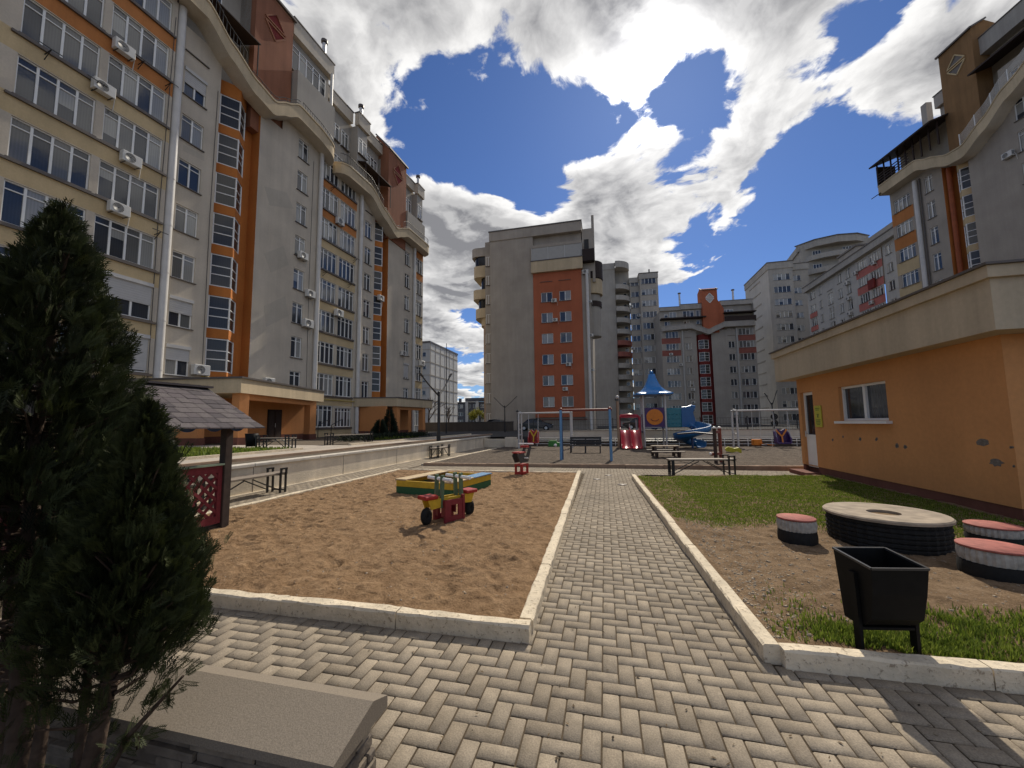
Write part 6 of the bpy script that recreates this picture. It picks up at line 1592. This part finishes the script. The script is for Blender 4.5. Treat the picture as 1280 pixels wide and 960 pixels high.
# ------------------------------------------------------------------ camera
HC = 1.45; P_, YAW, ROLL = R(5.1), R(13.4), R(.7)
f0 = Vector((-math.sin(YAW), math.cos(YAW), 0)); r0 = Vector((math.cos(YAW), math.sin(YAW), 0)); u0 = Vector((0, 0, 1))
fw = f0 * math.cos(P_) + u0 * math.sin(P_); up = u0 * math.cos(P_) - f0 * math.sin(P_)
rr = r0 * math.cos(ROLL) - up * math.sin(ROLL); uu = up * math.cos(ROLL) + r0 * math.sin(ROLL)
cam = bpy.data.cameras.new('camera'); co = bpy.data.objects.new('camera', cam); COL.objects.link(co)
mt = Matrix((rr, uu, -fw)).transposed().to_4x4(); mt.translation = (0, 0, HC); co.matrix_world = mt
cam.sensor_fit = 'HORIZONTAL'; cam.sensor_width = 36; cam.lens = 36 * 482 / 1280; cam.shift_y = 6.5 / 1280
cam.clip_end = 3000; cam.clip_start = .05
SC.camera = co

# ------------------------------------------------------------------ light and sky
SUN_AZ, SUN_EL = R(8.2), R(41.9)   # azimuth east of +Y
sd = Vector((math.sin(SUN_AZ) * math.cos(SUN_EL), math.cos(SUN_AZ) * math.cos(SUN_EL), math.sin(SUN_EL)))
sl = bpy.data.lights.new('sun', 'SUN'); sl.energy = SUN_E; sl.angle = R(.55); sl.color = (1, .91, .77)
so = bpy.data.objects.new('sun', sl); COL.objects.link(so); so.rotation_euler = sd.to_track_quat('Z', 'Y').to_euler(); so.location = (5, 40, 60)

w = bpy.data.worlds.new('World'); SC.world = w; w.use_nodes = True
t = w.node_tree; N = t.nodes; L = t.links.new
bg = N['Background']; bg.inputs['Strength'].default_value = .1
sky = N.new('ShaderNodeTexSky'); sky.sky_type = 'NISHITA'; sky.sun_disc = False; sky.sun_elevation = SUN_EL; sky.sun_rotation = SUN_AZ
sky.air_density = 1.0; sky.dust_density = .15; sky.ozone_density = 2.5
tc = N.new('ShaderNodeTexCoord')
def math_(op, a, b=None, c=None, clamp=False):
    n = N.new('ShaderNodeMath'); n.operation = op; n.use_clamp = clamp
    for i, v in enumerate((a, b, c)):
        if v is None: continue
        if isinstance(v, (int, float)): n.inputs[i].default_value = v
        else: L(v, n.inputs[i])
    return n.outputs[0]
def vmath(op, a, b=None, sc=None):
    n = N.new('ShaderNodeVectorMath'); n.operation = op
    for i, v in enumerate((a, b)):
        if v is None: continue
        if isinstance(v, (tuple, Vector)): n.inputs[i].default_value = tuple(v)
        else: L(v, n.inputs[i])
    if sc is not None:
        if isinstance(sc, (int, float)): n.inputs['Scale'].default_value = sc
        else: L(sc, n.inputs['Scale'])
    return n
def maprange(v, a, b, c, d, smooth=False):
    n = N.new('ShaderNodeMapRange'); n.interpolation_type = 'SMOOTHSTEP' if smooth else 'LINEAR'
    L(v, n.inputs[0])
    for i, x in zip((1, 2, 3, 4), (a, b, c, d)): n.inputs[i].default_value = x
    return n.outputs[0]
dirv = tc.outputs['Generated']
sx = N.new('ShaderNodeSeparateXYZ'); L(dirv, sx.inputs[0])
zc = math_('MAXIMUM', sx.outputs[2], .0)
k = math_('DIVIDE', 1.0, math_('ADD', zc, .16))
cb = N.new('ShaderNodeCombineXYZ'); L(math_('MULTIPLY', sx.outputs[0], k), cb.inputs[0]); L(math_('MULTIPLY', sx.outputs[1], k), cb.inputs[1])
plane = cb.outputs[0]
def cloud_noise(vec, scale, detail, rough, dist=.0, w4=0.0):
    n = N.new('ShaderNodeTexNoise'); n.noise_dimensions = '4D'; n.inputs['Scale'].default_value = scale; n.inputs['Detail'].default_value = detail; n.inputs['Roughness'].default_value = rough; n.inputs['Distortion'].default_value = dist; n.inputs['W'].default_value = w4
    L(vec, n.inputs['Vector']); return n.outputs['Fac']
def pix(x, y): return (fw + rr * (x - 640) / 482 + uu * (486.5 - y) / 482).normalized()
# where the banks of cloud and the blue openings stand in the sky: (pixel, weight, tightness)
BANKS = [((600, 170), -.2, 90), ((700, 180), -.2, 160), ((860, 130), -.25, 500), ((1075, 215), -.3, 120), ((1000, 190), -.2, 250), ((980, 130), .12, 200), ((640, 200), -.12, 300), ((720, 235), .2, 200), ((800, 250), .2, 200), ((600, 240), .2, 200), ((870, 225), .15, 300), ((450, 70), .24, 60), ((500, 60), .14, 90), ((945, 235), .22, 260), ((990, 272), .2, 600), ((560, 300), .14, 120), ((555, 400), .14, 120), ((1090, 160), .12, 150), ((640, 60), .1, 100), ((620, 30), 0.18, 18), ((420, 60), 0.11, 22), ((800, 70), 0.18, 40), ((760, 110), 0.10, 120), ((960, 90), 0.16, 30), ((910, 140), 0.08, 80), ((1240, 90), 0.16, 16), ((1120, 140), 0.18, 80), ((1050, 170), 0.08, 150), ((740, 20), 0.10, 60), ((560, 80), 0.14, 90), ((690, 70), 0.13, 150),
         ((550, 265), 0.29, 110), ((565, 350), 0.24, 50), ((560, 460), 0.08, 60), ((640, 250), 0.21, 160), ((740, 250), 0.24, 150), ((830, 275), 0.24, 150), ((910, 240), 0.24, 140), ((850, 320), 0.11, 260), ((995, 275), 0.37, 420), ((860, 160), 0.11, 400), ((960, 190), 0.08, 160), ((1150, 60), 0.10, 60),
         ((650, 165), -0.58, 80), ((540, 170), -0.49, 130), ((480, 150), -0.32, 200), ((720, 165), -0.43, 200), ((880, 195), -0.43, 400), ((860, 90), -0.38, 380), ((1060, 250), -0.58, 60), ((1005, 215), -0.35, 160), ((1015, 325), -0.20, 160), ((900, 345), -0.43, 120), ((1090, 300), -0.35, 90), ((1080, 30), -0.29, 300), ((1000, 30), -0.09, 100), ((830, 215), -0.17, 500), ((790, 185), -0.35, 260), ((590, 215), -0.17, 300), ((680, 262), -0.20, 900), ((580, 410), -0.32, 500)]
bias = None
for (x, y), wgt, tight in BANKS:
    d = vmath('DOT_PRODUCT', dirv, pix(x, y)).outputs['Value']
    e = math_('MULTIPLY', math_('POWER', 2.718, math_('MULTIPLY', math_('SUBTRACT', d, 1.0), float(tight))), wgt)
    bias = e if bias is None else math_('ADD', bias, e)
def clouds(vec):
    warp = vmath('SCALE', vmath('SUBTRACT', N_col(vec, 2.2, 4), (.5, .5, .5)).outputs[0], None, .32).outputs[0]
    return cloud_noise(vmath('ADD', vec, warp).outputs[0], 3.1, 13, .58, 0, 11.7)
def N_col(vec, scale, detail):
    n = N.new('ShaderNodeTexNoise'); n.inputs['Scale'].default_value = scale; n.inputs['Detail'].default_value = detail; L(vec, n.inputs['Vector']); return n.outputs['Color']
det = clouds(plane)
sp = sd; toward = Vector((sp.x / (sp.z + .16), sp.y / (sp.z + .16), 0))
off = vmath('SCALE', vmath('NORMALIZE', vmath('SUBTRACT', tuple(toward), plane).outputs[0]).outputs[0], None, .055).outputs[0]
det2 = clouds(vmath('ADD', plane, off).outputs[0])
d0 = math_('ADD', math_('ADD', math_('MULTIPLY', det, 2.6), -.425), bias)
cover = maprange(d0, .87, 1.0, 0, 1, True)
# thick parts are grey underneath, thin rims and the sides towards the sun are bright
thick = maprange(d0, .95, 1.45, 0, 1, True)
side = maprange(math_('SUBTRACT', det2, det), -.06, .06, 0, 1)
shade = math_('ADD', math_('MULTIPLY', thick, .62), math_('MULTIPLY', side, .55), None, True)
sdot = vmath('DOT_PRODUCT', dirv, sd).outputs['Value']
glow = math_('POWER', math_('MAXIMUM', sdot, 0.0), 50.0)
glow2 = math_('POWER', math_('MAXIMUM', sdot, 0.0), 330.0)
lit = N.new('ShaderNodeMix'); lit.data_type = 'RGBA'
L(shade, lit.inputs[0]); lit.inputs[6].default_value = (CL_HI, CL_HI * .985, CL_HI * .96, 1); lit.inputs[7].default_value = (CL_LO * .97, CL_LO * .965, CL_LO * 1.0, 1)
bright = math_('ADD', math_('ADD', 1.0, math_('MULTIPLY', glow, .35)), math_('MULTIPLY', glow2, 3.4))
cl = vmath('SCALE', lit.outputs[2], None, bright).outputs[0]
hs = N.new('ShaderNodeMix'); hs.data_type = 'RGBA'; hs.blend_type = 'MULTIPLY'; hs.inputs[0].default_value = 1; L(sky.outputs[0], hs.inputs[6]); hs.inputs[7].default_value = (*SKY_TINT, 1)
cover = math_('MULTIPLY', cover, maprange(sx.outputs[2], .0, .05, 0, 1, True))
mxs = N.new('ShaderNodeMix'); mxs.data_type = 'RGBA'; L(math_('MULTIPLY', cover, .97), mxs.inputs[0]); L(hs.outputs[2], mxs.inputs[6]); L(cl, mxs.inputs[7])
L(mxs.outputs[2], bg.inputs['Color'])
w.cycles.sampling_method = 'MANUAL'; w.cycles.sample_map_resolution = 512

vs = SC.view_settings; vs.view_transform = 'Standard'; vs.look = 'None'; vs.exposure = EXPO; vs.gamma = 1; vs.use_curve_mapping = False
SC.cycles.use_denoising = True; SC.cycles.max_bounces = 6; SC.cycles.diffuse_bounces = 3; SC.cycles.glossy_bounces = 3; SC.cycles.transmission_bounces = 2
SC.cycles.sample_clamp_indirect = 6
